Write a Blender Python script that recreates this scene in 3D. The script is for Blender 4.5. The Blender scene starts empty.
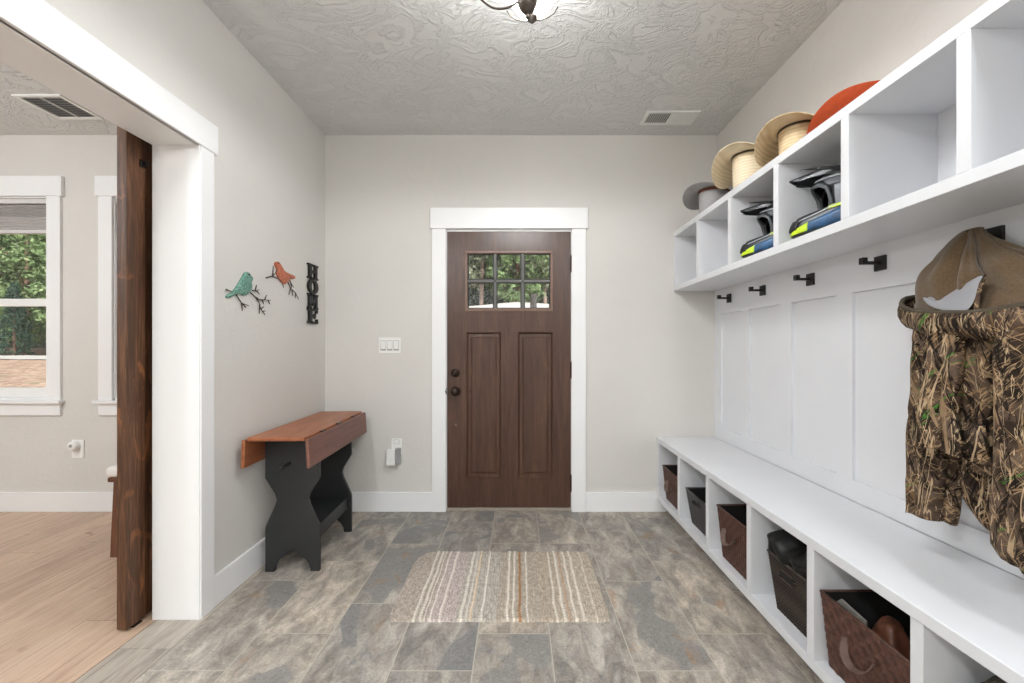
import bpy, bmesh, math, random
from mathutils import Vector, Matrix, noise
random.seed(7)
R = random.Random(11)
PI = math.pi
col = bpy.context.scene.collection
sc = bpy.context.scene

# ------------------------------------------------------------------ helpers
def lin(r, g, b):
    f = lambda c: (c/255/12.92) if c/255 <= .04045 else ((c/255+.055)/1.055)**2.4
    return (f(r), f(g), f(b), 1)

WORLD = {}          # world origin of each object, for building children in world coordinates

def tag(o, label=None, cat=None, group=None, kind=None):
    if label: o['label'] = label
    if cat: o['category'] = cat
    if group: o['group'] = group
    if kind: o['kind'] = kind
    return o

def empty(name, loc, label=None, cat=None, group=None, kind=None):
    o = bpy.data.objects.new(name, None)
    o.empty_display_size = .05
    col.objects.link(o); o.location = loc
    WORLD[o.name] = Vector(loc)
    return tag(o, label, cat, group, kind)

class MB:
    def __init__(s): s.v = []; s.f = []; s.m = []
    def add(s, vs, fs, m=0):
        n = len(s.v); s.v += [tuple(x) for x in vs]
        s.f += [tuple(i+n for i in f) for f in fs]; s.m += [m]*len(fs)
        return s
    def box(s, x0, x1, y0, y1, z0, z1, m=0):
        if x0 > x1: x0, x1 = x1, x0
        if y0 > y1: y0, y1 = y1, y0
        if z0 > z1: z0, z1 = z1, z0
        return s.add([(x0,y0,z0),(x1,y0,z0),(x1,y1,z0),(x0,y1,z0),(x0,y0,z1),(x1,y0,z1),(x1,y1,z1),(x0,y1,z1)],
            [(0,3,2,1),(4,5,6,7),(0,1,5,4),(1,2,6,5),(2,3,7,6),(3,0,4,7)], m)
    def prism(s, poly, axis, a, b, m=0):
        # poly: list of 2d points in the plane normal to axis (0:x -> (y,z), 1:y -> (x,z), 2:z -> (x,y))
        def P(p, t):
            if axis == 0: return (t, p[0], p[1])
            if axis == 1: return (p[0], t, p[1])
            return (p[0], p[1], t)
        n = len(poly)
        vs = [P(p, a) for p in poly] + [P(p, b) for p in poly]
        fs = [tuple(range(n)), tuple(range(2*n-1, n-1, -1))] + [(i, i+n, (i+1) % n+n, (i+1) % n) for i in range(n)]
        return s.add(vs, fs, m)
    def loft(s, rings, caps=True, closed=True, m=0):
        n = len(rings[0]); vs = [p for r in rings for p in r]; fs = []
        for i in range(len(rings)-1):
            for j in range(n if closed else n-1):
                k = (j+1) % n
                fs.append((i*n+j, i*n+k, (i+1)*n+k, (i+1)*n+j))
        if caps and closed:
            fs.append(tuple(range(n-1, -1, -1)))
            fs.append(tuple((len(rings)-1)*n+j for j in range(n)))
        return s.add(vs, fs, m)
    def tube(s, pts, r, n=8, m=0, flat=1.0):
        pts = [Vector(p) for p in pts]; rings = []
        rs = r if isinstance(r, (list, tuple)) else [r]*len(pts)
        up = Vector((.013, .021, 1)).normalized()
        for i, p in enumerate(pts):
            d = (pts[min(i+1, len(pts)-1)] - pts[max(i-1, 0)]).normalized()
            a = d.cross(up)
            if a.length < .15: a = d.cross(Vector((1, .1, 0)))
            a.normalize(); b = d.cross(a).normalized()
            rings.append([p + a*rs[i]*math.cos(2*PI*k/n) + b*rs[i]*flat*math.sin(2*PI*k/n) for k in range(n)])
        return s.loft(rings, m=m)
    def lathe(s, prof, c=(0,0,0), n=24, m=0, axis='z', sx=1, sy=1):
        rings = []
        for r, z in prof:
            ring = []
            for k in range(n):
                t = 2*PI*k/n; x, y = r*math.cos(t)*sx, r*math.sin(t)*sy
                if axis == 'z': ring.append((c[0]+x, c[1]+y, c[2]+z))
                elif axis == 'y': ring.append((c[0]+x, c[1]+z, c[2]+y))
                else: ring.append((c[0]+z, c[1]+x, c[2]+y))
            rings.append(ring)
        return s.loft(rings, m=m)
    def build(s, name, mat, parent=None, bevel=0, smooth=False, subsurf=0, origin=None, solid=0, segs=2):
        me = bpy.data.meshes.new(name)
        if parent is not None:
            o0 = WORLD[parent.name]; loc = Vector((0,0,0)); w = o0
        else:
            if origin is None:
                xs = [v[0] for v in s.v]; ys = [v[1] for v in s.v]; zs = [v[2] for v in s.v]
                origin = ((min(xs)+max(xs))/2, (min(ys)+max(ys))/2, min(zs))
            o0 = Vector(origin); loc = o0; w = o0
        me.from_pydata([tuple(Vector(v)-o0) for v in s.v], [], s.f)
        mats = mat if isinstance(mat, list) else [mat]
        for x in mats: me.materials.append(x)
        for p, i in zip(me.polygons, s.m): p.material_index = i
        bm = bmesh.new(); bm.from_mesh(me)
        bmesh.ops.recalc_face_normals(bm, faces=bm.faces)
        bm.to_mesh(me); bm.free()
        if smooth:
            for p in me.polygons: p.use_smooth = True
        o = bpy.data.objects.new(name, me); col.objects.link(o)
        o.location = loc
        if parent is not None: o.parent = parent
        WORLD[o.name] = w
        if solid:
            q = o.modifiers.new('s', 'SOLIDIFY'); q.thickness = solid; q.offset = 0
        if bevel:
            q = o.modifiers.new('b', 'BEVEL'); q.width = bevel; q.segments = segs; q.limit_method = 'ANGLE'; q.angle_limit = .7
        if subsurf:
            q = o.modifiers.new('u', 'SUBSURF'); q.levels = subsurf; q.render_levels = subsurf
        return o

def copy_tree(o, parent=None):
    c = o.copy(); col.objects.link(c); c.parent = parent
    for ch in o.children: copy_tree(ch, c)
    return c

# ------------------------------------------------------------------ materials
class NT:
    def __init__(s, name, rough=.5, metal=0.0, spec=.5):
        s.mat = bpy.data.materials.new(name); s.mat.use_nodes = True
        s.t = s.mat.node_tree; s.n = s.t.nodes; s.l = s.t.links
        s.b = s.n['Principled BSDF']
        s.b.inputs['Roughness'].default_value = rough
        s.b.inputs['Metallic'].default_value = metal
        s.b.inputs['Specular IOR Level'].default_value = spec
    def node(s, typ, **kw):
        n = s.n.new(typ)
        for k, v in kw.items(): setattr(n, k, v)
        return n
    def link(s, a, b): s.l.new(a, b)
    def coord(s, scale=(1,1,1), rot=(0,0,0), kind='Object', src=None):
        m = s.node('ShaderNodeMapping'); m.inputs['Scale'].default_value = scale; m.inputs['Rotation'].default_value = rot
        if src is None:
            tc = s.node('ShaderNodeTexCoord'); src = tc.outputs[kind]
        s.link(src, m.inputs['Vector']); return m.outputs['Vector']
    def noise(s, vec, scale=5, detail=4, dist=0, rough=.5):
        n = s.node('ShaderNodeTexNoise'); n.inputs['Scale'].default_value = scale; n.inputs['Detail'].default_value = detail
        n.inputs['Distortion'].default_value = dist; n.inputs['Roughness'].default_value = rough
        s.link(vec, n.inputs['Vector']); return n.outputs['Fac']
    def ramp(s, fac, stops, mode='LINEAR'):
        n = s.node('ShaderNodeValToRGB'); n.color_ramp.interpolation = mode
        e = n.color_ramp.elements
        while len(e) < len(stops): e.new(.5)
        for x, (p, c) in zip(e, stops):
            x.position = p; x.color = c if len(c) == 4 else (*c, 1)
        s.link(fac, n.inputs['Fac']); return n.outputs['Color']
    def mix(s, fac, a, b, blend='MIX'):
        n = s.node('ShaderNodeMix', data_type='RGBA', blend_type=blend)
        for i, x in ((0, fac), (6, a), (7, b)):
            if hasattr(x, 'links'): s.link(x, n.inputs[i])
            else: n.inputs[i].default_value = x
        return n.outputs[2]
    def math(s, op, a, b=0.0):
        n = s.node('ShaderNodeMath', operation=op)
        for i, x in ((0, a), (1, b)):
            if hasattr(x, 'links'): s.link(x, n.inputs[i])
            else: n.inputs[i].default_value = x
        return n.outputs[0]
    def color(s, x):
        if hasattr(x, 'links'): s.link(x, s.b.inputs['Base Color'])
        else: s.b.inputs['Base Color'].default_value = x
        return s
    def bump(s, h, strength=.2, dist=.01):
        n = s.node('ShaderNodeBump'); n.inputs['Strength'].default_value = strength; n.inputs['Distance'].default_value = dist
        s.link(h, n.inputs['Height']); s.link(n.outputs['Normal'], s.b.inputs['Normal']); return s

BW = lambda v: (v, v, v, 1)
def simple(name, c, rough=.5, metal=0., nz=.06, scale=30, bump=0., spec=.5):
    m = NT(name, rough, metal, spec)
    v = m.coord(); f = m.noise(v, scale, 3)
    a = tuple(max(0, x*(1-nz)) for x in c[:3])+(1,); b = tuple(min(1, x*(1+nz)) for x in c[:3])+(1,)
    m.color(m.ramp(f, [(.3, a), (.7, b)]))
    if bump: m.bump(f, bump, .003)
    return m.mat

# walls
m = NT('wall_paint', .75, spec=.2); v = m.coord()
f = m.noise(v, 1.7, 3)
m.color(m.ramp(f, [(.3, lin(210,207,202)), (.7, lin(214,211,206))]))
m.bump(m.ramp(m.noise(v, 14, 3, 1.2), [(.45, BW(0)), (.6, BW(1))]), .12, .004)
M_WALL = m.mat
m = NT('ceiling_texture', .85, spec=.15); v = m.coord((1, 1.25, 1))
a = m.ramp(m.noise(v, 4.2, 6, 1.8, .6), [(.44, BW(0)), (.50, BW(1)), (.56, BW(.25)), (.66, BW(.9))])
b = m.noise(v, 26, 3, .6)
h = m.math('ADD', a, m.math('MULTIPLY', b, .5))
m.color(m.ramp(m.noise(v, 2, 2), [(.3, lin(217,217,215)), (.7, lin(221,221,219))]))
m.bump(h, .6, .012)
M_CEIL = m.mat
M_WHITE = simple('white_trim_paint', lin(236,236,236), .38, nz=.01, scale=3)
M_UNIT = simple('white_cabinet_paint', lin(220,221,224), .36, nz=.012, scale=4)
M_PLAST = simple('white_plastic', lin(235,235,232), .3, nz=.01)
M_GREYPL = simple('grey_plastic', lin(150,150,150), .4, nz=.02)
M_BLACKMETAL = simple('black_metal', lin(30,28,27), .4, .3, nz=.1)
M_BRONZE = simple('aged_bronze', lin(74,66,58), .45, .6, nz=.35, scale=80)
M_DARKBRONZE = simple('door_bronze', lin(52,40,33), .35, .7, nz=.2, scale=60)
M_VENTDARK = simple('vent_dark', lin(104,104,104), .6, nz=.05)
M_GROUT = simple('grout', lin(180,172,160), .85, nz=.06, scale=60)

# slate tiles
m = NT('slate_tile', .42, spec=.4)
at = m.node('ShaderNodeAttribute', attribute_name='tint')
sep = m.node('ShaderNodeSeparateColor'); m.link(at.outputs['Color'], sep.inputs['Color'])
tc = m.node('ShaderNodeTexCoord')
off = m.node('ShaderNodeVectorMath', operation='SCALE'); m.link(at.outputs['Color'], off.inputs[0]); off.inputs['Scale'].default_value = 43.0
ad = m.node('ShaderNodeVectorMath', operation='ADD'); m.link(tc.outputs['Object'], ad.inputs[0]); m.link(off.outputs[0], ad.inputs[1])
V = ad.outputs[0]
big = m.noise(m.coord((1,.7,1), src=V), 2.4, 5, .9, .45)
mid = m.noise(m.coord((2.2,1,1),(0,0,-.5),src=V), 6, 10, .6, .68)
fine = m.noise(V, 45, 6, 2.0, .7)
streak = m.noise(m.coord((3, 1, 1), (0, 0, .6), src=V), 6, 6, 2.5, .6)
base = m.ramp(mid, [(.36, lin(96,91,86)), (.45, lin(142,134,125)), (.54, lin(178,169,158)), (.64, lin(212,203,191))])
warm = m.ramp(streak, [(.3, lin(150,148,144)), (.6, lin(184,174,157)), (.8, lin(160,140,116))])
base = m.mix(.32, base, warm)
dk = m.math('ADD', big, m.math('MULTIPLY', m.math('SUBTRACT', sep.outputs[1], .5), .35))
edge = m.math('ADD', dk, m.math('MULTIPLY', m.math('SUBTRACT', fine, .5), .05))
mask = m.ramp(edge, [(.60, BW(0)), (.612, BW(.9))])
dark = m.ramp(fine, [(.3, lin(120,119,117)), (.7, lin(146,144,141))])
c = m.mix(mask, base, dark)
soft = m.ramp(dk, [(.34, BW(0)), (.66, BW(.45))])
c = m.mix(soft, c, lin(126,124,121))
vein = m.ramp(m.noise(V, 3.6, 6, 2.2, .55), [(.488, BW(0)), (.5, BW(.35)), (.512, BW(0))])
c = m.mix(vein, c, lin(96,91,84))
rust = m.ramp(m.noise(m.coord((1.4,1,1), src=V), 5.5, 4, 1.0), [(.64, BW(0)), (.72, BW(.6))])
c = m.mix(rust, c, lin(152,122,94))
fz = m.ramp(m.math('ADD', m.math('MULTIPLY', fine, .6), m.math('MULTIPLY', m.noise(V, 110, 4, .5, .7), .4)), [(.36, BW(.72)), (.64, BW(1.18))])
c = m.mix(1.0, c, fz, 'MULTIPLY')
tn = m.ramp(sep.outputs[2], [(0, (.80,.82,.86,1)), (.5, (.98,.97,.97,1)), (1, (1.16,1.12,1.08,1))])
c = m.mix(1.0, c, tn, 'MULTIPLY')
m.color(c)
m.bump(m.math('ADD', mid, m.math('MULTIPLY', fine, .4)), .25, .006)
m.link(m.ramp(fine, [(.2, BW(.36)), (.8, BW(.55))]), m.b.inputs['Roughness'])
M_SLATE = m.mat

def wood(name, cols, scale=(1,1,1), rough=.5, knot=None, kt=.60, bump=.1, nscale=6, attr=False, rot=(0,0,0)):
    m = NT(name, rough, spec=.4)
    if attr:
        at = m.node('ShaderNodeAttribute', attribute_name='tint')
        tc = m.node('ShaderNodeTexCoord')
        off = m.node('ShaderNodeVectorMath', operation='SCALE'); m.link(at.outputs['Color'], off.inputs[0]); off.inputs['Scale'].default_value = 31.0
        ad = m.node('ShaderNodeVectorMath', operation='ADD'); m.link(tc.outputs['Object'], ad.inputs[0]); m.link(off.outputs[0], ad.inputs[1])
        v = m.coord(scale, rot, src=ad.outputs[0])
    else:
        v = m.coord(scale, rot)
    f = m.noise(v, nscale, 8, 1.3, .6)
    g = m.noise(v, nscale*5, 4, .5, .6)
    h = m.math('ADD', m.math('MULTIPLY', f, .7), m.math('MULTIPLY', g, .3))
    n = len(cols)
    c = m.ramp(h, [(.3+.4*i/(n-1), cols[i]) for i in range(n)])
    if knot:
        k = m.ramp(m.noise(m.coord((1,1,.4)), 9, 4, 1.5), [(kt, BW(0)), (kt+.08, BW(.8))])
        c = m.mix(k, c, knot)
    if attr:
        sep = m.node('ShaderNodeSeparateColor'); m.link(at.outputs['Color'], sep.inputs['Color'])
        tn = m.ramp(sep.outputs[1], [(0, (.86,.83,.80,1)), (1, (1.08,1.07,1.05,1))])
        c = m.mix(1.0, c, tn, 'MULTIPLY')
    m.color(c); m.bump(h, bump, .004)
    return m.mat
M_OAK = wood('oak_plank', [lin(166,138,116), lin(190,164,142), lin(206,182,160)], (9, .8, 1), .38, knot=lin(140,108,82), kt=.67, attr=True, bump=.06, nscale=3)
M_STRIP = wood('weathered_strip', [lin(120,113,104), lin(160,152,142), lin(186,178,168)], (14, 1, 1), .5, bump=.1, nscale=3, attr=True)
M_BARN = wood('barn_door_stain', [lin(34,21,13), lin(80,52,34), lin(128,90,62)], (18, 18, 1.1), .5, knot=lin(140,90,56), bump=.5, nscale=2)
M_FDOOR = wood('front_door_stain', [lin(58,39,29), lin(77,53,41), lin(96,69,54)], (6, 6, .6), .3, bump=.04, nscale=3)
M_TABLETOP = wood('cherry_top', [lin(128,74,48), lin(152,92,60), lin(168,106,72)], (10, .8, 10), .38, bump=.05, nscale=2)
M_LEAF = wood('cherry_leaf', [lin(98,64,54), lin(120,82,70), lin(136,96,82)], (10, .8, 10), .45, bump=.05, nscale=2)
M_STOOLWOOD = wood('stool_wood', [lin(84,50,34), lin(112,72,50)], (8, 8, 1), .5, nscale=3)
M_BLACKPAINT = simple('black_furniture_paint', lin(38,39,40), .42, nz=.1, scale=12)
M_BLACKWORN = simple('worn_edge', lin(92,58,46), .5, nz=.3, scale=20)

# glass
m = NT('window_glass', .02)
tr = m.node('ShaderNodeBsdfTransparent'); gl = m.node('ShaderNodeBsdfGlossy'); gl.inputs['Roughness'].default_value = .02
fr = m.node('ShaderNodeLayerWeight'); fr.inputs['Blend'].default_value = .5
fz_ = m.math('ADD', m.math('MULTIPLY', m.math('POWER', fr.outputs['Facing'], 5.0), .9), .04)
ms = m.node('ShaderNodeMixShader'); m.link(fz_, ms.inputs[0]); m.link(tr.outputs[0], ms.inputs[1]); m.link(gl.outputs[0], ms.inputs[2])
m.link(ms.outputs[0], m.n['Material Output'].inputs['Surface'])
M_GLASS = m.mat
# frosted lamp glass
m = NT('frosted_lamp_glass', .3)
tr = m.node('ShaderNodeBsdfTranslucent'); tr.inputs['Color'].default_value = (.95,.95,.93,1)
tp = m.node('ShaderNodeBsdfTransparent'); ms = m.node('ShaderNodeMixShader'); ms.inputs[0].default_value = .6
em = m.node('ShaderNodeEmission'); em.inputs['Color'].default_value = (1,.98,.94,1); em.inputs['Strength'].default_value = .35
adn = m.node('ShaderNodeAddShader')
m.link(tr.outputs[0], ms.inputs[1]); m.link(tp.outputs[0], ms.inputs[2])
m.link(ms.outputs[0], adn.inputs[0]); m.link(em.outputs[0], adn.inputs[1])
m.link(adn.outputs[0], m.n['Material Output'].inputs['Surface'])
M_LAMPGLASS = m.mat
m = NT('fill_light_diffuser', .5); m.b.inputs['Emission Color'].default_value = (1,.98,.95,1); m.b.inputs['Emission Strength'].default_value = 4  # glowing face of the added fill lights
M_DIFF = m.mat

# ------------------------------------------------------------------ dimensions (metres)
XL, XR, YB, YF, H = -1.412, 1.449, 3.13, -3.2, 2.743
XLO, XFAR = -1.59, -6.2            # other side of the left wall, far wall of the next room

def S(o): o['kind'] = 'structure'; return o

# ---- back wall with its openings (X ranges)
w1 = (-4.40, -3.428, .81, 2.292)
w2 = (-2.952, -2.07, .81, 2.292)
dr = (-.526, .387, 0, 2.055)
b = MB()
segs = [(XFAR-.15, w1[0]), (w1[1], w2[0]), (w2[1], dr[0]), (dr[1], XR+.15)]
for x0, x1 in segs: b.box(x0, x1, YB, YB+.16, -.2, H+.1)
for (x0, x1, z0, z1) in (w1, w2):
    b.box(x0, x1, YB, YB+.16, -.2, z0); b.box(x0, x1, YB, YB+.16, z1, H+.1)
b.box(dr[0], dr[1], YB, YB+.16, dr[3], H+.1)
S(b.build('wall_back', M_WALL))
# ---- left wall between the entry and the next room, with the cased opening
OP0, OP1, OZ = .12, 1.90, 2.10
b = MB().box(XLO, XL, OP1, YB, 0, H).box(XLO, XL, YF, OP0, 0, H).box(XLO, XL, OP0, OP1, OZ, H)
S(b.build('wall_left', M_WALL))
S(MB().box(XR, XR+.15, YF-.15, YB, -.2, H+.1).build('wall_right', M_WALL))
S(MB().box(XFAR-.15, XR+.15, YF-.15, YF, -.2, H+.1).build('wall_front', M_WALL))
S(MB().box(XFAR-.15, XFAR, YF, YB, -.2, H+.1).build('wall_far_left', M_WALL))
S(MB().box(XFAR-.15, XR+.15, YF-.15, YB+.16, H, H+.15).build('ceiling', M_CEIL))

# ---- slate floor: columns of tiles running towards the door
def face_tints(o, tints):
    me = o.data; ca = me.color_attributes.new('tint', 'FLOAT_COLOR', 'CORNER')
    for p, t in zip(me.polygons, tints):
        for li in p.loop_indices: ca.data[li].color = (*t, 1)

cols = [-1.375, -1.085, -.78, -.475, -.17, .13, .435, .74, 1.045, 1.35, XR]
J = [ [.366,.976,1.587,2.198,2.81], [-.03,.57,1.18,1.793,2.40,3.01], [.17,.78,1.39,2.003,2.607], [.37,.98,1.586,2.196,2.79],
      [-.04,.57,1.18,1.791,2.20,2.613,3.01], [.27,.88,1.49,2.1,2.613], [.37,.98,1.586,2.193,2.79], [-.03,.57,1.18,1.79,2.402,3.01], [.27,.88,1.49,2.1,2.7], [.5,1.1,1.7,2.3,2.9] ]
special = {  # (column, index of tile start in list) -> darkness, tan
  (6,3):(.74,.7), (5,5):(.70,.9), (4,6):(.5,.7), (4,5):(.75,.5), (3,5):(.62,.3), (3,4):(.60,.2), (2,4):(.72,.55), (2,5):(.7,.2),
  (3,2):(.66,.2), (3,3):(.70,.25), (4,3):(.80,.7), (5,4):(.50,.3), (6,2):(.45,.65), (1,4):(.45,.9), (0,3):(.66,.6), (1,5):(.55,.5), (7,4):(.3,1.), (7,3):(.45,.6)}
b = MB(); tints = []; g = .0024
for ci in range(10):
    ys = [YF+.4] + [y for y in J[ci]] + [YB]
    k = 0; full = []
    y = J[ci][0]
    while y > YF: full.insert(0, y); y -= .61
    full = [YF] + full + J[ci][1:] + [YB]
    for a0, a1 in zip(full[:-1], full[1:]):
        if a1-a0 < .02: continue
        b.add([(cols[ci]+g, a0+g, 0), (cols[ci+1]-g, a0+g, 0), (cols[ci+1]-g, a1-g, 0), (cols[ci]+g, a1-g, 0)], [(0,1,2,3)])
        key = None
        for j, jy in enumerate(J[ci]):
            if abs(jy-a0) < .01: key = (ci, j+1)
        d, t = special.get(key, (R.uniform(.35,.62), R.uniform(.0,1)))
        tints.append((R.random(), d, t))
n = len(b.f)
b.box(XL-.1, XR, YF, YB, -.05, -.0015, 1)
o = S(b.build('floor', [M_SLATE, M_GROUT], origin=(0,0,0)))
face_tints(o, tints + [(0,0,0)]*6)
# weathered transition strip + oak planks of the next room
b = MB(); tints = []
ys = [YF, -1.9, -.7, .5, 1.7, 2.9, YB]
for a0, a1 in zip(ys[:-1], ys[1:]):
    b.box(XLO+.004, -1.377, a0+.001, a1-.001, -.03, .001); tints += [(R.random(), R.random(), 0)]*6
o = S(b.build('trim_1', M_STRIP, origin=(0,0,0))); face_tints(o, tints)
b = MB(); tints = []
x = XLO; wpl = .178; first = True
while x > XFAR:
    x0 = max(XFAR, x-(.125 if first else wpl)); first = False
    y = YF - R.random()*1.5
    while y < YB:
        y1 = y + R.uniform(1.2, 2.1)
        t = (R.random(), R.random(), 0)
        b.add([(x0+.0008, max(y,YF)+.0008, 0), (x-.0008, max(y,YF)+.0008, 0), (x-.0008, min(y1,YB)-.0008, 0), (x0+.0008, min(y1,YB)-.0008, 0)], [(0,1,2,3)]); tints.append(t)
        y = y1
    x = x0
b.box(XFAR, XLO+.002, YF, YB, -.05, -.0015, 1); tints += [(0,0,0)]*6
o = S(b.build('floor_left', [M_OAK, simple('plank_gap', lin(96,72,54), .8)], origin=(0,0,0))); face_tints(o, tints)

# ---- baseboards
BH, BT = .14, .015
def bb(name, *boxes):
    b = MB()
    for q in boxes: b.box(*q)
    S(b.build(name, M_WHITE, bevel=.002))
bb('baseboard_back', (XL, -.628, YB-BT, YB, 0, BH), (.489, 1.075, YB-BT, YB, 0, BH), (XFAR, XLO, YB-BT, YB, 0, BH))
bb('baseboard_left', (XL, XL+BT, 1.967, YB-BT, 0, BH), (XL, XL+BT, YF, .04, 0, BH))
bb('baseboard_far_left', (XFAR, XFAR+BT, YF, YB-BT, 0, BH))
bb('baseboard_front', (XFAR, XR, YF, YF+BT, 0, BH))
bb('baseboard_right', (XR-BT, XR, YF+BT, -.12, 0, BH))

# ---- cased opening to the next room
JX0 = -1.607
S(MB().box(JX0, -1.4, 1.881, 1.900, 0, OZ-.017).box(JX0, XL, OP0, OP0+.019, 0, OZ-.017).build('trim_2', M_WHITE, bevel=.0015))
S(MB().box(JX0, -1.400, OP0, 1.900, OZ-.017, OZ).build('trim_3', M_WHITE, bevel=.0015))
S(MB().box(XL, -1.394, 1.886, 1.967, 0, OZ-.017).build('trim_4', M_WHITE, bevel=.002))
S(MB().box(XL, -1.394, .04, .125, 0, OZ-.017).build('trim_5', M_WHITE, bevel=.002))
S(MB().box(XL, -1.388, .02, 1.985, OZ-.017, OZ+.112).build('trim_6', M_WHITE, bevel=.002))
# casing on the other side
S(MB().box(JX0-.002, XLO, 1.900, 1.985, 0, OZ).box(JX0-.002, XLO, .02, OP0, 0, OZ).box(JX0-.002, XLO, .02, 1.985, OZ, OZ+.10).build('trim_7', M_WHITE, bevel=.0015))

# ---- sliding barn door on the far side of that wall
o = S(empty('door_2', (-1.66, 2.3, .012)))
bx = -1.682; 
b = MB()
for k in range(6):
    y0 = 1.795+.09+k*.135
    b.box(bx+.006, bx+.036, y0+.001, y0+.134, .014, 2.158)
b.build('plank_panel', M_BARN, o, bevel=.002)
MB().box(bx, bx+.042, 1.795, 1.885, .012, 2.16).build('stile', M_BARN, o, bevel=.003)
MB().box(bx, bx+.042, 2.695, 2.785, .012, 2.16).build('stile', M_BARN, o, bevel=.003)
MB().box(bx-.012, bx+.006, 1.885, 2.695, .012, .16).build('rail', M_BARN, o, bevel=.003)
MB().box(bx-.012, bx+.006, 1.885, 2.695, 2.02, 2.16).build('rail', M_BARN, o, bevel=.003)
MB().box(bx+.042, bx+.048, 1.855, 1.885, 1.98, 2.01).tube([(bx+.046, 1.87, 1.995),(bx+.062, 1.87, 1.995)], .008).build('pull_pin', M_BLACKMETAL, o)
S(MB().box(-1.70, -1.692, .6, 2.9, 2.20, 2.24).build('trim_8', M_BLACKMETAL))
tag(MB().box(-1.705, -1.690, 1.83, 1.87, 0.0, .035).box(-1.705, -1.64, 1.83, 1.87, 0.0, .006).build('floor_guide', M_BLACKMETAL), 'small black metal floor guide at the foot of the barn door', 'guide')

# ---- windows in the next room
M_BLIND = simple('cellular_blind', lin(176,172,170), .8, nz=.02)
M_BLINDRAIL = simple('blind_rail', lin(206,204,202), .6, nz=.02)
for wi, (x0, x1, z0, z1) in enumerate((w1, w2)):
    W = S(empty('window_%d' % (wi+1), ((x0+x1)/2, YB, z0)))
    c = .10
    MB().box(x0-c, x0, YB-.018, YB, z0, z1).build('side_casing', M_WHITE, W, bevel=.002)
    MB().box(x1, x1+c, YB-.018, YB, z0, z1).build('side_casing', M_WHITE, W, bevel=.002)
    MB().box(x0-c-.018, x1+c+.018, YB-.026, YB, z1, z1+.145).build('head_casing', M_WHITE, W, bevel=.002)
    MB().box(x0-c-.02, x1+c+.02, YB-.045, YB, z0-.022, z0).build('window_sill', M_WHITE, W, bevel=.004)
    MB().box(x0-c, x1+c, YB-.018, YB, z0-.11, z0-.022).build('apron', M_WHITE, W, bevel=.002)
    # reveal
    MB().box(x0, x0+.008, YB, YB+.14, z0, z1).box(x1-.008, x1, YB, YB+.14, z0, z1).box(x0, x1, YB, YB+.14, z1-.008, z1).box(x0, x1, YB, YB+.14, z0, z0+.012).build('jamb', M_WHITE, W)
    zm = 1.197+.324
    zm = 1.5
    f = MB()
    y0, y1 = YB+.055, YB+.085
    f.box(x0+.004, x0+.018, y0, y1, z0+.012, z1-.008).box(x1-.018, x1-.004, y0, y1, z0+.012, z1-.008)
    f.box(x0+.008, x1-.008, y0, y1, z0+.012, z0+.085)
    f.box(x0+.008, x1-.008, y0, y1, z1-.05, z1-.008).box(x0+.008, x1-.008, y0-.006, y1, zm-.001, zm+.055)
    f.build('window_frame', M_PLAST, W, bevel=.003)
    MB().box(x0+.015, x1-.015, y0+.012, y0+.018, z0+.085, zm).build('pane', M_GLASS, W)
    MB().box(x0+.015, x1-.015, y0+.012, y0+.018, zm+.055, z1-.05).build('pane', M_GLASS, W)
    # raised cellular blind
    bl = tag(empty('window_blind', ((x0+x1)/2, YB+.03, z1-.27)), 'grey cellular blind raised to the top of the window at the left edge' if wi == 0 else 'grey cellular blind in the window behind the barn door', 'blind')
    MB().box(x0+.01, x1-.01, YB+.005, YB+.05, z1-.045, z1-.01).build('head_rail', M_BLINDRAIL, bl, bevel=.003)
    q = MB()
    zz = z1-.048
    while zz > z1-.235:
        hh = .013 if zz > z1-.13 else .026
        q.prism([(YB+.012, zz-hh/2), (YB+.024, zz), (YB+.045, zz), (YB+.05, zz-hh/2), (YB+.045, zz-hh), (YB+.024, zz-hh)], 0, x0+.014, x1-.014); zz -= hh
    q.build('blind_cells', M_BLIND, bl)
    MB().box(x0+.012, x1-.012, YB+.01, YB+.045, z1-.262, z1-.237).build('bottom_rail', M_BLINDRAIL, bl, bevel=.003)

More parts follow.
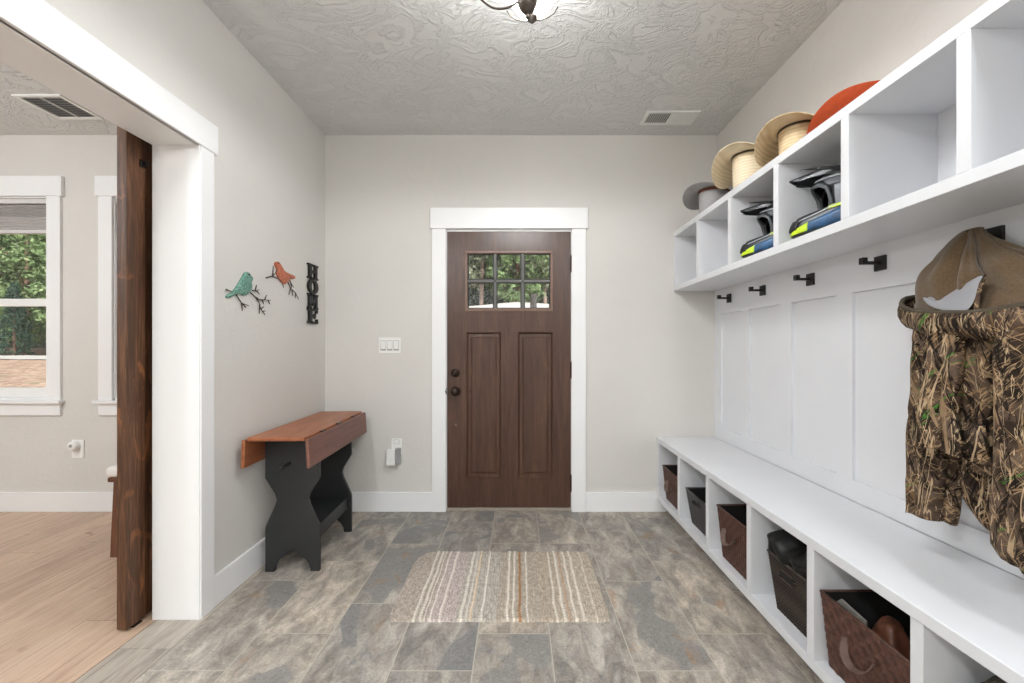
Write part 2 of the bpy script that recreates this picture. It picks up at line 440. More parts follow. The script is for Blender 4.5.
# ---- front door
D = S(empty('door_1', (-.07, YB+.02, 0)))
dx0, dx1, dz0, dz1 = -.522, .383, .026, 2.040
fy, by = YB+.006, YB+.05           # faces of the slab
lx0, lx1, lz0, lz1 = -.372, .232, 1.478, 1.880   # light opening
pz0, pz1 = .235, 1.310
pl = (-.386, -.122); pr = (-.010, .256)
b = MB()
b.box(dx0, pl[0], fy, by, dz0, dz1).box(pr[1], dx1, fy, by, dz0, dz1)
b.box(pl[0], pr[1], fy, by, dz0, pz0).box(pl[0], pr[1], fy, by, pz1, lz0).box(pl[0], pr[1], fy, by, lz1, dz1)
b.box(pl[1], pr[0], fy, by, pz0, pz1).box(pl[0], lx0, fy, by, lz0, lz1).box(lx1, pr[1], fy, by, lz0, lz1)
b.build('door_slab', M_FDOOR, D)
for (x0, x1) in (pl, pr):
    q = MB()
    s_ = .018
    # sloped moulding frame then a flat field
    def fr(x0,x1,z0,z1,y): return [(x0,y,z0),(x1,y,z0),(x1,y,z1),(x0,y,z1)]
    r1 = fr(x0,x1,pz0,pz1,fy-.003); r1b = fr(x0+.006,x1-.006,pz0+.006,pz1-.006,fy-.003)
    r2 = fr(x0+s_,x1-s_,pz0+s_,pz1-s_,fy+.014); r3 = fr(x0+s_+.02,x1-s_-.02,pz0+s_+.02,pz1-s_-.02,fy+.013)
    r4 = fr(x0+s_+.03,x1-s_-.03,pz0+s_+.03,pz1-s_-.03,fy+.007)
    vs = r1+r1b+r2+r3+r4; fs = []
    for a in range(4):
        for k in range(4): fs.append((a*4+k, a*4+(k+1)%4, (a+1)*4+(k+1)%4, (a+1)*4+k))
    fs.append((16,17,18,19))
    q.add(vs, fs); q.build('door_panel', M_FDOOR, D)
# glazed light: moulding, muntins, panes
q = MB()
mw = .018
q.box(lx0-mw, lx1+mw, fy-.008, fy+.01, lz1, lz1+mw).box(lx0-mw, lx1+mw, fy-.008, fy+.01, lz0-mw, lz0)
q.box(lx0-mw, lx0, fy-.008, fy+.01, lz0, lz1).box(lx1, lx1+mw, fy-.008, fy+.01, lz0, lz1)
q.build('light_frame', wood('light_moulding', [lin(112,86,72), lin(134,106,90)], (6,6,6), .35, bump=.02), D, bevel=.003)
M_MUNTIN = simple('muntin', lin(96,96,92), .5, nz=.03)
M_SEAL = simple('black_seal', lin(34,34,34), .6, nz=.03)
cx = [lx0, lx0+(lx1-lx0)/3, lx0+2*(lx1-lx0)/3, lx1]; zm = (lz0+lz1)/2
q = MB()
for x in cx[1:3]: q.box(x-.010, x+.010, fy-.001, fy+.02, lz0, lz1)
q.box(lx0, lx1, fy-.001, fy+.02, zm-.010, zm+.010)
q.build('muntin', M_MUNTIN, D, bevel=.003)
for i in range(3):
    for (za, zb) in ((lz0, zm), (zm, lz1)):
        xa = cx[i]+(.010 if i else 0); xb = cx[i+1]-(.010 if i < 2 else 0)
        a = za+(.010 if za == zm else 0); e = zb-(.010 if zb == zm else 0)
        q = MB(); t = .007
        q.box(xa, xb, fy+.004, fy+.018, a, a+t).box(xa, xb, fy+.004, fy+.018, e-t, e).box(xa, xa+t, fy+.004, fy+.018, a, e).box(xb-t, xb, fy+.004, fy+.018, a, e)
        q.build('glazing_seal', M_SEAL, D)
        MB().box(xa, xb, fy+.019, fy+.023, a, e).build('pane', M_GLASS, D)
kx = 1.0*(455.5-518.5)/137
kz = 1.197-(391-347)/137
q = MB().lathe([(.001,.0),(.032,0),(.034,-.004),(.030,-.010),(.014,-.013),(.011,-.035),(.020,-.042),(.029,-.055),(.029,-.066),(.020,-.074),(.001,-.076)], (kx, fy, kz), axis='y')
q.build('door_knob', M_DARKBRONZE, D, smooth=True)
dz = 1.197-(373-347)/137
q = MB().lathe([(.001,0),(.030,0),(.031,-.006),(.024,-.014),(.001,-.016)], (kx, fy, dz), axis='y')
q.build('deadbolt', M_DARKBRONZE, D, smooth=True)
q = MB()
for s in (-1,): q.prism([(kx-.020, dz-.014), (kx-.014, dz-.019), (kx+.020, dz+.012), (kx+.014, dz+.019)], 1, fy-.032, fy-.014)
q.build('thumb_turn', M_DARKBRONZE, D, bevel=.003)
dz = 1.197-(425-347)/137
MB().lathe([(.001,0),(.010,0),(.011,-.003),(.006,-.008),(.001,-.008)], (kx, fy, dz), axis='y', n=16).build('peg', simple('brass_peg', lin(130,108,96), .3, .6), D, smooth=True)
MB().lathe([(.001,0),(.006,0),(.006,-.004),(.001,-.005)], (kx+.11, fy, kz), axis='y', n=12).build('screw', M_DARKBRONZE, D, smooth=True)
for z in (1.197-(264-347)/137, 1.197-(370-347)/137, 1.197-(483-347)/137):
    MB().tube([(.385, fy-.008, z-.055), (.385, fy-.008, z+.055)], .008).tube([(.385, fy-.008, z-.062), (.385, fy-.008, z+.062)], .005).build('hinge', M_DARKBRONZE, D)
MB().tube([(-.527, fy-.018, kz-.022), (-.527, fy-.024, kz), (-.527, fy-.018, kz+.022)], .006).build('strike_lip', M_DARKBRONZE, D)
# frame, casing, threshold
S(MB().box(-.545, -.522, YB, YB+.15, 0, 2.06).box(.383, .405, YB, YB+.15, 0, 2.06).box(-.545, .405, YB, YB+.15, 2.040, 2.062).build('trim_9', M_WHITE))
S(MB().box(-.628, -.527, YB-.02, YB, 0, 2.055).build('trim_10', M_WHITE, bevel=.002))
S(MB().box(.387, .489, YB-.02, YB, 0, 2.055).build('trim_11', M_WHITE, bevel=.002))
S(MB().box(-.640, .503, YB-.03, YB, 2.055, 2.205).build('trim_12', M_WHITE, bevel=.002))
S(MB().box(-.525, .385, YB-.004, YB+.16, 0, .022).build('trim_13', simple('threshold', lin(150,140,126), .5, nz=.1), bevel=.004))

# ------------------------------------------------------------------ hall unit: upper cubbies
T = .036; PITCH = .4; DIV = [3.112, 2.71, 2.30, 1.885, 1.487, 1.09, .69, .29, -.11]
ux0, ux1, uz0, uz1 = 1.13, 1.436, 1.605, 2.030
U = empty('cubby_shelf', (1.28, 1.5, uz0), 'long white wall-hung shelf unit of open square cubbies high on the right wall', 'shelf')
MB().box(ux0, XR-.001, -.13, YB-.001, uz1-T, uz1).build('top_board', M_UNIT, U, bevel=.0015)
MB().box(ux0, XR-.001, -.13, YB-.001, uz0, uz0+T).build('bottom_board', M_UNIT, U, bevel=.0015)
MB().box(ux1, XR-.001, -.13, YB-.001, uz0+T, uz1-T).build('back_panel', M_UNIT, U)
for y in DIV: MB().box(ux0, ux1, y-T/2, y+T/2, uz0+T, uz1-T).build('divider', M_UNIT, U, bevel=.0015)

# lower bench
bx0, bz0, bz1 = 1.011, .085, .540
Bn = empty('storage_bench', (1.22, 1.5, 0), 'long white built-in bench with open cubbies along the right wall', 'bench')
MB().box(bx0-.004, 1.428, -.13, YB-.001, bz1-T, bz1).build('seat_board', M_UNIT, Bn, bevel=.003)
MB().box(bx0, 1.428, -.13, YB-.001, bz0, bz0+T).build('bottom_board', M_UNIT, Bn, bevel=.0015)
MB().box(1.40, 1.425, -.13, YB-.001, bz0+T, bz1-T).build('back_panel', M_UNIT, Bn)
MB().box(1.10, 1.12, -.13, YB-.001, 0, bz0).build('toe_kick', M_UNIT, Bn)
for y in DIV: MB().box(bx0, 1.40, y-T/2, y+T/2, bz0+T, bz1-T).build('divider', M_UNIT, Bn, bevel=.0015)
# panelling
px = 1.430
b = MB().box(1.444, XR, -.13, YB, bz1, uz0)
b.box(px, 1.445, -.13, YB, 1.43, uz0).box(px, 1.445, -.13, YB, bz1, .627)
for i, y in enumerate(DIV):
    w_ = .047
    if i == 0: b.box(px, 1.445, 3.03, YB, .627, 1.43)
    else: b.box(px, 1.445, y-w_, y+w_, .627, 1.43)
S(b.build('trim_14', M_UNIT))
# hooks
def hook(y, label):
    z = 1.528
    h = empty('coat_hook', (px, y, z-.03), label, 'hook', 'square black coat hooks under the cubbies')
    MB().box(px-.010, px, y-.026, y+.026, z-.030, z+.028).build('mounting_plate', M_BLACKMETAL, h, bevel=.002)
    MB().box(px-.065, px-.010, y-.008, y+.008, z-.006, z+.006).box(px-.082, px-.062, y-.011, y+.011, z-.006, z+.020).build('peg', M_BLACKMETAL, h, bevel=.0015)
hook(2.905, 'black square coat hook nearest the back wall')
hook(2.505, 'black square coat hook below the cubby with the farther helmet')
hook(2.095, 'black square coat hook below the cubby with the nearer helmet')
hook(1.69, 'black square coat hook just left of the camouflage jacket')
hook(1.285, 'black square coat hook holding the camouflage jacket by its hood')

# ------------------------------------------------------------------ switches, outlets, vents
def plate(name, label, cat, cx_, cz_, w_, h_, y=YB):
    return empty(name, (cx_, y, cz_-h_/2), label, cat)
P = plate('light_switch', 'wide white light switch plate left of the front door', 'light switch', -.938, 1.208, .16, .115)
MB().box(-1.018, -.858, YB-.006, YB-.0005, 1.150, 1.266).build('switch_plate', M_PLAST, P, bevel=.003)
for x in (-.985, -.938, -.891):
    MB().box(x-.0195, x+.0195, YB-.0066, YB-.006, 1.208-.037, 1.208+.037).build('rocker_gap_shade', M_GREYPL, P)  # thin grey box paints the shaded gap around the rocker
    MB().prism([(YB-.011, 1.208+.034), (YB-.004, 1.208+.034), (YB-.004, 1.208-.034), (YB-.006, 1.208-.034), (YB-.0085, 1.208)], 0, x-.017, x+.017).build('rocker', M_PLAST, P, bevel=.001)
P = plate('power_outlet', 'white wall outlet left of the front door above the baseboard', 'outlet', -.888, .47, .074, .115)
MB().box(-.925, -.851, YB-.006, YB-.0005, .415, .530).build('outlet_plate', M_PLAST, P, bevel=.003)
MB().box(-.907, -.869, YB-.0066, YB-.006, .490, .524).build('socket_gap_shade', M_GREYPL, P)  # shaded gap around the socket, painted as a thin grey box
MB().box(-.905, -.871, YB-.009, YB-.006, .492, .522).build('socket', M_PLAST, P, bevel=.002)
q = empty('plug_in_device', (-.90, YB-.03, .345), 'white and grey plug-in box hanging from the outlet beside the front door', 'plug-in device')
MB().box(-.950, -.888, YB-.055, YB-.0065, .345, .455).build('body', M_PLAST, q, bevel=.005)
MB().box(-.888, -.855, YB-.045, YB-.0065, .350, .465).build('side_block', M_GREYPL, q, bevel=.004)
P = plate('power_outlet', 'white wall outlet low on the wall beyond the barn door opening', 'outlet', -3.20, .44, .09, .13)
MB().box(-3.255, -3.165, YB-.006, YB-.0005, .385, .520).build('outlet_plate', M_PLAST, P, bevel=.003)
MB().box(-3.235, -3.200, YB-.009, YB-.006, .405, .437).build('socket', M_PLAST, P, bevel=.002)
q = empty('plug_in_device', (-3.24, YB-.03, .43), 'round white plug-in air freshener on the outlet beyond the opening', 'plug-in device')
MB().lathe([(.001,-.0065),(.034,-.0065),(.036,-.015),(.034,-.034),(.026,-.042),(.001,-.043)], (-3.225, YB, .478), axis='y').build('body', M_PLAST, q, smooth=True)
MB().lathe([(.001,-.043),(.012,-.043),(.010,-.046),(.001,-.046)], (-3.225, YB, .484), axis='y', n=16).build('vent_cap', M_GREYPL, q)

def vent(name, label, x0, x1, y0, y1, split, ang):
    V_ = empty(name, ((x0+x1)/2, (y0+y1)/2, H-.012), label, 'ceiling vent')
    z = H; f = .024
    MB().box(x0, x1, y0, y0+f, z-.010, z-.0005).box(x0, x1, y1-f, y1, z-.010, z-.0005).box(x0, x0+f, y0+f, y1-f, z-.010, z-.0005).box(x1-f, x1, y0+f, y1-f, z-.010, z-.0005).box((x0+x1)/2-.004, (x0+x1)/2+.004, y0+f, y1-f, z-.010, z-.0005).build('frame', M_PLAST, V_, bevel=.002)
    MB().box(x0+f, x1-f, y0+f, y1-f, z-.002, z-.0005).build('duct_opening', M_VENTDARK, V_)
    q = MB()
    if split:   # slats across, tilting to opposite sides in each half
        n_ = 22; L = (x1-x0-2*f)
        for i in range(n_):
            x = x0+f+L*(i+.5)/n_
            t = .0045 if x < (x0+x1)/2 else -.0045
            q.prism([(x-t-.0007, z-.0095), (x-t+.0007, z-.0095), (x+t+.0007, z-.003), (x+t-.0007, z-.003)], 1, y0+f, y1-f)
    else:
        n_ = 9; L = (y1-y0-2*f)
        for i in range(n_):
            y = y0+f+L*(i+.5)/n_
            q.prism([(y-.006, z-.0095), (y-.0045, z-.0095), (y+.0075, z-.003), (y+.006, z-.003)], 0, x0+f, x1-f)
    q.build('louvre_slat', M_PLAST, V_)
vent('ceiling_vent', 'white louvred ceiling vent near the back right corner of the entry', .838, 1.193, 2.80, 2.975, True, 0)
vent('ceiling_vent', 'white ceiling vent in the next room above the cased opening', -3.10, -2.80, 2.62, 2.90, False, 0)

# ------------------------------------------------------------------ drop-leaf table
T0 = empty('drop_leaf_table', (0,0,0), 'narrow black bench-style side table with brown drop-leaf top against left wall', 'table')
# local coordinates: x across (0 centre), y along, built around the origin then moved
def prof(sx):   # half silhouette of the end board; returns full outline (x,z)
    half = [(.142,.722), (.142,.545), (.142,.50), (.090,.415), (.082,.385), (.090,.355), (.139,.245), (.142,.225), (.142,.0), (.095,.0), (.090,.030), (.072,.062), (.040,.085), (.0,.118)]
    right = half
    left = [(-x, z) for x, z in reversed(half[:-1])]
    return right + left
y1_, y2_ = .0, .50
for nm, ya in (('end_board', 0.0), ('end_board', .485)):
    MB().prism(prof(1), 1, ya, ya+.022).build(nm, M_BLACKPAINT, T0, bevel=.003)
MB().box(-.105, .112, .022, .485, .196, .214).build('shelf', M_BLACKPAINT, T0, bevel=.002)
MB().box(.100, .118, .022, .485, .150, .225).build('shelf_rail', M_BLACKPAINT, T0, bevel=.002)
MB().box(-.012, .012, .022, .485, .600, .690).build('top_rail', M_BLACKPAINT, T0, bevel=.002)
MB().box(-.100, -.082, .022, .485, .640, .722).box(.082, .100, .022, .485, .640, .722).build('apron', M_BLACKPAINT, T0, bevel=.002)
MB().box(-.148, .135, -.155, .720, .727, .748).build('tabletop', M_TABLETOP, T0, bevel=.006)
lf = MB(); a = .10
lf.prism([(.138, .736), (.156, .738), (.164, .595), (.146, .592)], 1, -.16, .735)
lf.build('drop_leaf', M_LEAF, T0, bevel=.004)
lf = MB(); lf.prism([(-.170, .736), (-.153, .736), (-.158, .595), (-.175, .595)], 1, -.16, .735)
lf.build('drop_leaf', M_TABLETOP, T0, bevel=.004)
for yy in (.02, .25, .50):
    MB().box(.128, .152, yy, yy+.05, .742, .746).build('hinge', M_DARKBRONZE, T0)
MB().tube([(-.012,.004,.580), (-.026,-.030,.572), (-.036,-.058,.566)], [.0075,.008,.009], 10).build('peg', M_BLACKPAINT, T0, smooth=True)
T0.location = (-1.205, 2.285, 0); T0.rotation_euler = (0, 0, math.radians(2.2))

# ------------------------------------------------------------------ wall art
def LW(u, v, off=.012):
    X = XL+off; Y = -X*429/(518.5-u)
    return (X, Y, 1.197-(v-347)*Y/429)
def smooth_poly(pts, it=1):
    for _ in range(it):
        q = []
        for i in range(len(pts)):
            a, b_ = pts[i], pts[(i+1) % len(pts)]
            q += [(a[0]*.75+b_[0]*.25, a[1]*.75+b_[1]*.25), (a[0]*.25+b_[0]*.75, a[1]*.25+b_[1]*.75)]
        pts = q
    return pts
def bird(name, label, outline, twigs, mat, cx0, cy0, scl, eye):
    pts = smooth_poly(outline)
    W3 = [LW(cx0+x/scl, cy0+y/scl) for x, y in pts]
    B_ = empty(name, (XL, sum(p[1] for p in W3)/len(W3), min(p[2] for p in W3)), label, 'wall decoration')
    yz = [(p[1], p[2]) for p in W3]
    body = MB()
    n_ = len(yz); cyy = sum(p[0] for p in yz)/n_; czz = sum(p[1] for p in yz)/n_
    # slightly domed sheet with thickness
    rings = []
    for t, x in ((1, XL+.0008), (1, XL+.009), (.8, XL+.013), (.5, XL+.016), (.15, XL+.017)):
        rings.append([(x, cyy+(p[0]-cyy)*t, czz+(p[1]-czz)*t) for p in yz])
    body.loft(rings); body.build('bird_body', mat, B_)
    e = LW(cx0+eye[0]/scl, cy0+eye[1]/scl)
    MB().lathe([(.001,.010),(.004,.010),(.004,.017),(.001,.018)], (XL, e[1], e[2]), axis='x', n=8).build('eye', M_BLACKMETAL, B_)
    tw = MB()
    for t in twigs:
        P3 = [LW(cx0+x/scl, cy0+y/scl, .008) for x, y in t]
        k = len(P3)
        tw.tube(P3, [.0035-.0015*i/max(1,k-1) for i in range(k)], 6)
    tw.build('branch', M_TWIG, B_)
M_TWIG = simple('rusty_twig', lin(72,60,54), .6, .3, nz=.3, scale=200)
def birdmat(name, c1, c2, c3):
    m = NT(name, .55, .1); v = m.coord()
    f = m.ramp(m.noise(v, 130, 2, 2), [(.42, c1), (.5, c2), (.62, c3)])
    m.color(f); return m.mat
bird('metal_bird', 'teal green metal bird on a twig mounted on the left wall',
  [(150,340),(185,285),(230,215),(245,180),(265,163),(290,168),(302,188),(326,215),(330,240),(316,262),(325,310),(310,350),(270,388),(240,396),(205,382),(160,388),(120,402),(92,427),(63,405),(110,373),(135,360)],
  [[(60,335),(100,352),(150,372)], [(155,385),(185,430),(212,470),(280,495)], [(212,470),(218,545)], [(225,480),(255,515)], [(298,368),(350,415),(380,460),(398,525),(440,583)],
   [(345,410),(385,435),(440,438),(495,442)], [(435,438),(455,392)], [(415,438),(425,480)], [(470,441),(488,480)], [(315,345),(350,352),(380,340)], [(345,350),(356,293)], [(358,350),(386,384)], [(388,480),(383,572)], [(398,525),(428,503)], [(415,552),(442,545)]],
  birdmat('teal_patina', lin(60,112,98), lin(92,140,124), lin(150,184,170)), 220, 255, 9.76, (283,190))
bird('metal_bird', 'orange red metal bird on a twig mounted on the left wall',
  [(543,82),(558,63),(582,65),(600,95),(617,135),(650,165),(700,190),(738,203),(742,232),(712,237),(692,226),(686,250),(662,266),(635,292),(602,257),(575,215),(560,180),(568,140),(548,107)],
  [[(450,222),(515,205),(545,170),(565,130)], [(515,205),(520,105)], [(515,208),(570,232),(608,262),(620,318)], [(675,235),(695,280),(718,315)], [(662,262),(690,325),(735,368),(768,432)], [(690,325),(672,388)], [(704,345),(710,400)], [(738,370),(735,420)], [(690,270),(700,320)]],
  birdmat('orange_patina', lin(150,84,60), lin(190,104,76), lin(206,130,100)), 220, 255, 9.76, (566,80))

# HOME letters, stacked
Hs = empty('letter_sign', (XL, 2.926, 1.355), 'dark stacked metal letters spelling HOME vertically on the left wall', 'sign')
ly0, ly1 = 2.856, 2.996; lh = .1005
def LP(b, pts, z): b.prism([(ly0+(ly1-ly0)*a, z+lh*c_) for a, c_ in pts], 0, XL+.001, XL+.016)
def R_(b, a0, a1, c0, c1, z): LP(b, [(a0,c0),(a1,c0),(a1,c1),(a0,c1)], z)
z = 1.357+3*lh; b = MB()
for r in ((.10,.34,.02,.98),(.66,.90,.02,.98),(.3,.7,.42,.60),(0,.44,.88,1),(.56,1,.88,1),(0,.44,0,.12),(.56,1,0,.12)): R_(b,*r,z)
b.build('letter', M_BLACKMETAL, Hs)
z = 1.357+2*lh; b = MB(); N_ = 28; vs = []
for xx in (XL+.001, XL+.016):
    for rr in (1, .0):
        for k in range(N_):
            t = 2*PI*k/N_
            ra, rc = (.5, .5) if rr else (.19, .36)
            vs.append((xx, ly0+(ly1-ly0)*(.5+ra*math.cos(t)), z+lh*(.5+rc*math.sin(t))))
fs = []
for k in range(N_):
    j = (k+1) % N_
    fs += [(k,j,N_+j,N_+k), (2*N_+k,3*N_+k,3*N_+j,2*N_+j), (k,2*N_+k,2*N_+j,j), (N_+k,N_+j,3*N_+j,3*N_+k)]
b.add(vs, fs); b.build('letter', M_BLACKMETAL, Hs)
z = 1.357+lh; b = MB()
for r in ((.08,.28,.02,.98),(.72,.92,.02,.98),(0,.34,0,.12),(.66,1,0,.12),(0,.3,.88,1),(.7,1,.88,1)): R_(b,*r,z)
LP(b, [(.16,1),(.36,1),(.58,.2),(.42,.2)], z); LP(b, [(.84,1),(.64,1),(.42,.2),(.58,.2)], z)
b.build('letter', M_BLACKMETAL, Hs)
z = 1.357; b = MB()
for r in ((.10,.38,.02,.98),(0,.95,.86,1),(0,.97,0,.14),(.3,.72,.43,.58),(.80,.95,.70,.9),(.84,.97,.1,.32),(.64,.74,.34,.67)): R_(b,*r,z)
b.build('letter', M_BLACKMETAL, Hs)

# ------------------------------------------------------------------ rug
st = [(-.458,.008,0),(-.430,.008,0),(-.412,.004,0),(-.387,.006,0),(-.346,.008,0),(-.254,.008,0),(-.230,.004,0),(-.212,.008,1),(-.163,.007,0),(-.050,.009,0),(-.022,.007,0),(.006,.009,2),(.041,.006,0),(.168,.007,0),(.203,.009,0),(.224,.004,3),(.252,.008,0),(.287,.009,0),(.345,.004,0)]
rx0, rx1, ry0, ry1 = -.575, .405, 1.865, 2.49
nx, ny = 250, 150
b = MB(); vs = []; cs = []
for j in range(ny+1):
    for i in range(nx+1):
        s, t = i/nx, j/ny
        x = rx0+(rx1-rx0)*s; y = ry0+(ry1-ry0)*t
        # wavy side edges and rounded far-left corner
        ex = .006*noise.noise(Vector((0, y*14, 3)))
        x += ex*(abs(s-.5)*2)**3
        y += .006*noise.noise(Vector((x*16, 5, 1)))*(abs(t-.5)*2)**3
        if t > .80:
            q = (t-.8)/.2; x += (1-s)**4*.075*q**2.4 - s**6*.01*q**2
        if t < .12: x += (1-s)**6*.02*((.12-t)/.12)**2
        wig = .006*noise.noise(Vector((x*3, y*9, 0)))
        xx = x+wig
        z = .011 + .0022*math.sin(2*PI*xx/.0125)*.6 + .0022*math.sin(2*PI*y/.0095 + PI*(int(xx/.0125+100)%2)) + .0025*noise.noise(Vector((x*120, y*120, 0)))
        nn = noise.noise(Vector((x*230, y*210, 7)))*.75+noise.noise(Vector((x*60, y*40, 2)))*.3
        if x < -.40: cb = (148,138,128)
        elif x < -.28: cb = (158,146,141)
        elif x < -.1: cb = (154,147,138)
        elif x < .1: cb = (150,140,128)
        elif x < .2: cb = (152,140,126)
        else: cb = (158,147,134)
        k_ = 1 + .5*nn
        c_ = [min(255, q*k_*1.10) for q in cb]
        for (sx_, w_, kind) in st:
            d = abs(xx-sx_)
            if d < w_:
                tgt = {0:(224,217,204), 1:(216,192,164), 2:(150,104,66), 3:(176,130,98)}[kind]
                m_ = min(1, (w_-d)/w_*1.6)*(.72+.28*math.sin(2*PI*y/.019+sx_*50))
                m_ = max(0, min(1, m_))
                c_ = [c_[q]*(1-m_)+tgt[q]*m_*(1+.1*nn) for q in range(3)]
                z += .003*m_
        edge = min(s, 1-s, t, 1-t)
        if min(i, nx-i, j, ny-j) == 0: z = .0006
        vs.append((x, y, z)); cs.append(lin(*[max(0, min(255, q)) for q in c_]))
b.add(vs, [(j*(nx+1)+i, j*(nx+1)+i+1, (j+1)*(nx+1)+i+1, (j+1)*(nx+1)+i) for j in range(ny) for i in range(nx)])
m = NT('woven_cotton', .95, spec=.1)
at = m.node('ShaderNodeAttribute', attribute_name='yarn')
m.color(at.outputs['Color'])
m.bump(m.noise(m.coord(), 380, 2), .3, .002)
rug = b.build('rug', m.mat, smooth=True)
ca = rug.data.color_attributes.new('yarn', 'FLOAT_COLOR', 'POINT')
for i, c_ in enumerate(cs): ca.data[i].color = c_
tag(rug, 'beige woven rag rug with white stripes on the slate floor before the door', 'rug')

# ------------------------------------------------------------------ baskets
def wall_grid(b, p00, p10, p01, p11, nu, nv, bulge, normal, sub=4, m=0):
    """woven wall: nu x nv straps, each strap crossing bulging in or out alternately"""
    p00, p10, p01, p11 = map(Vector, (p00, p10, p01, p11)); normal = Vector(normal)
    NU, NV = nu*sub, nv*sub; vs = []
    for j in range(NV+1):
        for i in range(NU+1):
            s, t = i/NU, j/NV
            p = (p00*(1-s)+p10*s)*(1-t)+(p01*(1-s)+p11*s)*t
            a = abs(math.sin(PI*s*nu)); c_ = abs(math.sin(PI*t*nv))
            cell = (min(int(s*nu), nu-1)+min(int(t*nv), nv-1)) % 2
            h = bulge*(a**.6 if cell else c_**.6)*(.35+.65*min(1, 2.5*(c_ if cell else a)))
            vs.append(p+normal*h)
    b.add(vs, [(j*(NU+1)+i, j*(NU+1)+i+1, (j+1)*(NU+1)+i+1, (j+1)*(NU+1)+i) for j in range(NV) for i in range(NU)], m)

def basket_shell(y0, y1, x0, x1, z0, z1, taper):
    top = [(x0,y0,z1),(x1,y0,z1),(x1,y1,z1),(x0,y1,z1)]
    bot = [(x0+taper,y0+taper,z0),(x1-taper,y0+taper,z0),(x1-taper,y1-taper,z0),(x0+taper,y1-taper,z0)]
    return top, bot

def strapmat(name, c1, c2, c3, rough=.55):
    m = NT(name, rough, spec=.35); v = m.coord((1,1,1))
    br = m.node('ShaderNodeTexVoronoi'); br.inputs['Scale'].default_value = 38; m.link(v, br.inputs['Vector'])
    f = m.noise(v, 60, 4, .5)
    c = m.ramp(f, [(.3, c1), (.7, c2)])
    ck = m.node('ShaderNodeTexChecker'); ck.inputs['Scale'].default_value = 39; m.link(m.coord((.001,1,1)), ck.inputs['Vector'])
    c = m.mix(m.math('MULTIPLY', ck.outputs['Fac'], .55), c, c3)
    m.color(c); m.bump(f, .15, .002); return m.mat
M_STRAP = strapmat('brown_strap', lin(60,38,31), lin(84,55,45), lin(98,66,54))
M_STRAPHANDLE = strapmat('brown_handle', lin(92,74,66), lin(112,92,84), lin(104,84,76))
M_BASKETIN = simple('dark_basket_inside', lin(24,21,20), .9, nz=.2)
m = NT('black_wicker', .6, spec=.12)
v = m.coord(); w1_ = m.node('ShaderNodeTexWave'); w1_.bands_direction = 'Z'; w1_.inputs['Scale'].default_value = 28; m.link(v, w1_.inputs['Vector'])
m.color(m.ramp(w1_.outputs['Fac'], [(.2, lin(30,26,24)), (.8, lin(78,68,62))]))
M_WICKER = m.mat
m = NT('black_plastic_weave', .30, spec=.6)
M_BLKPL = m.color(lin(42,39,38)).mat

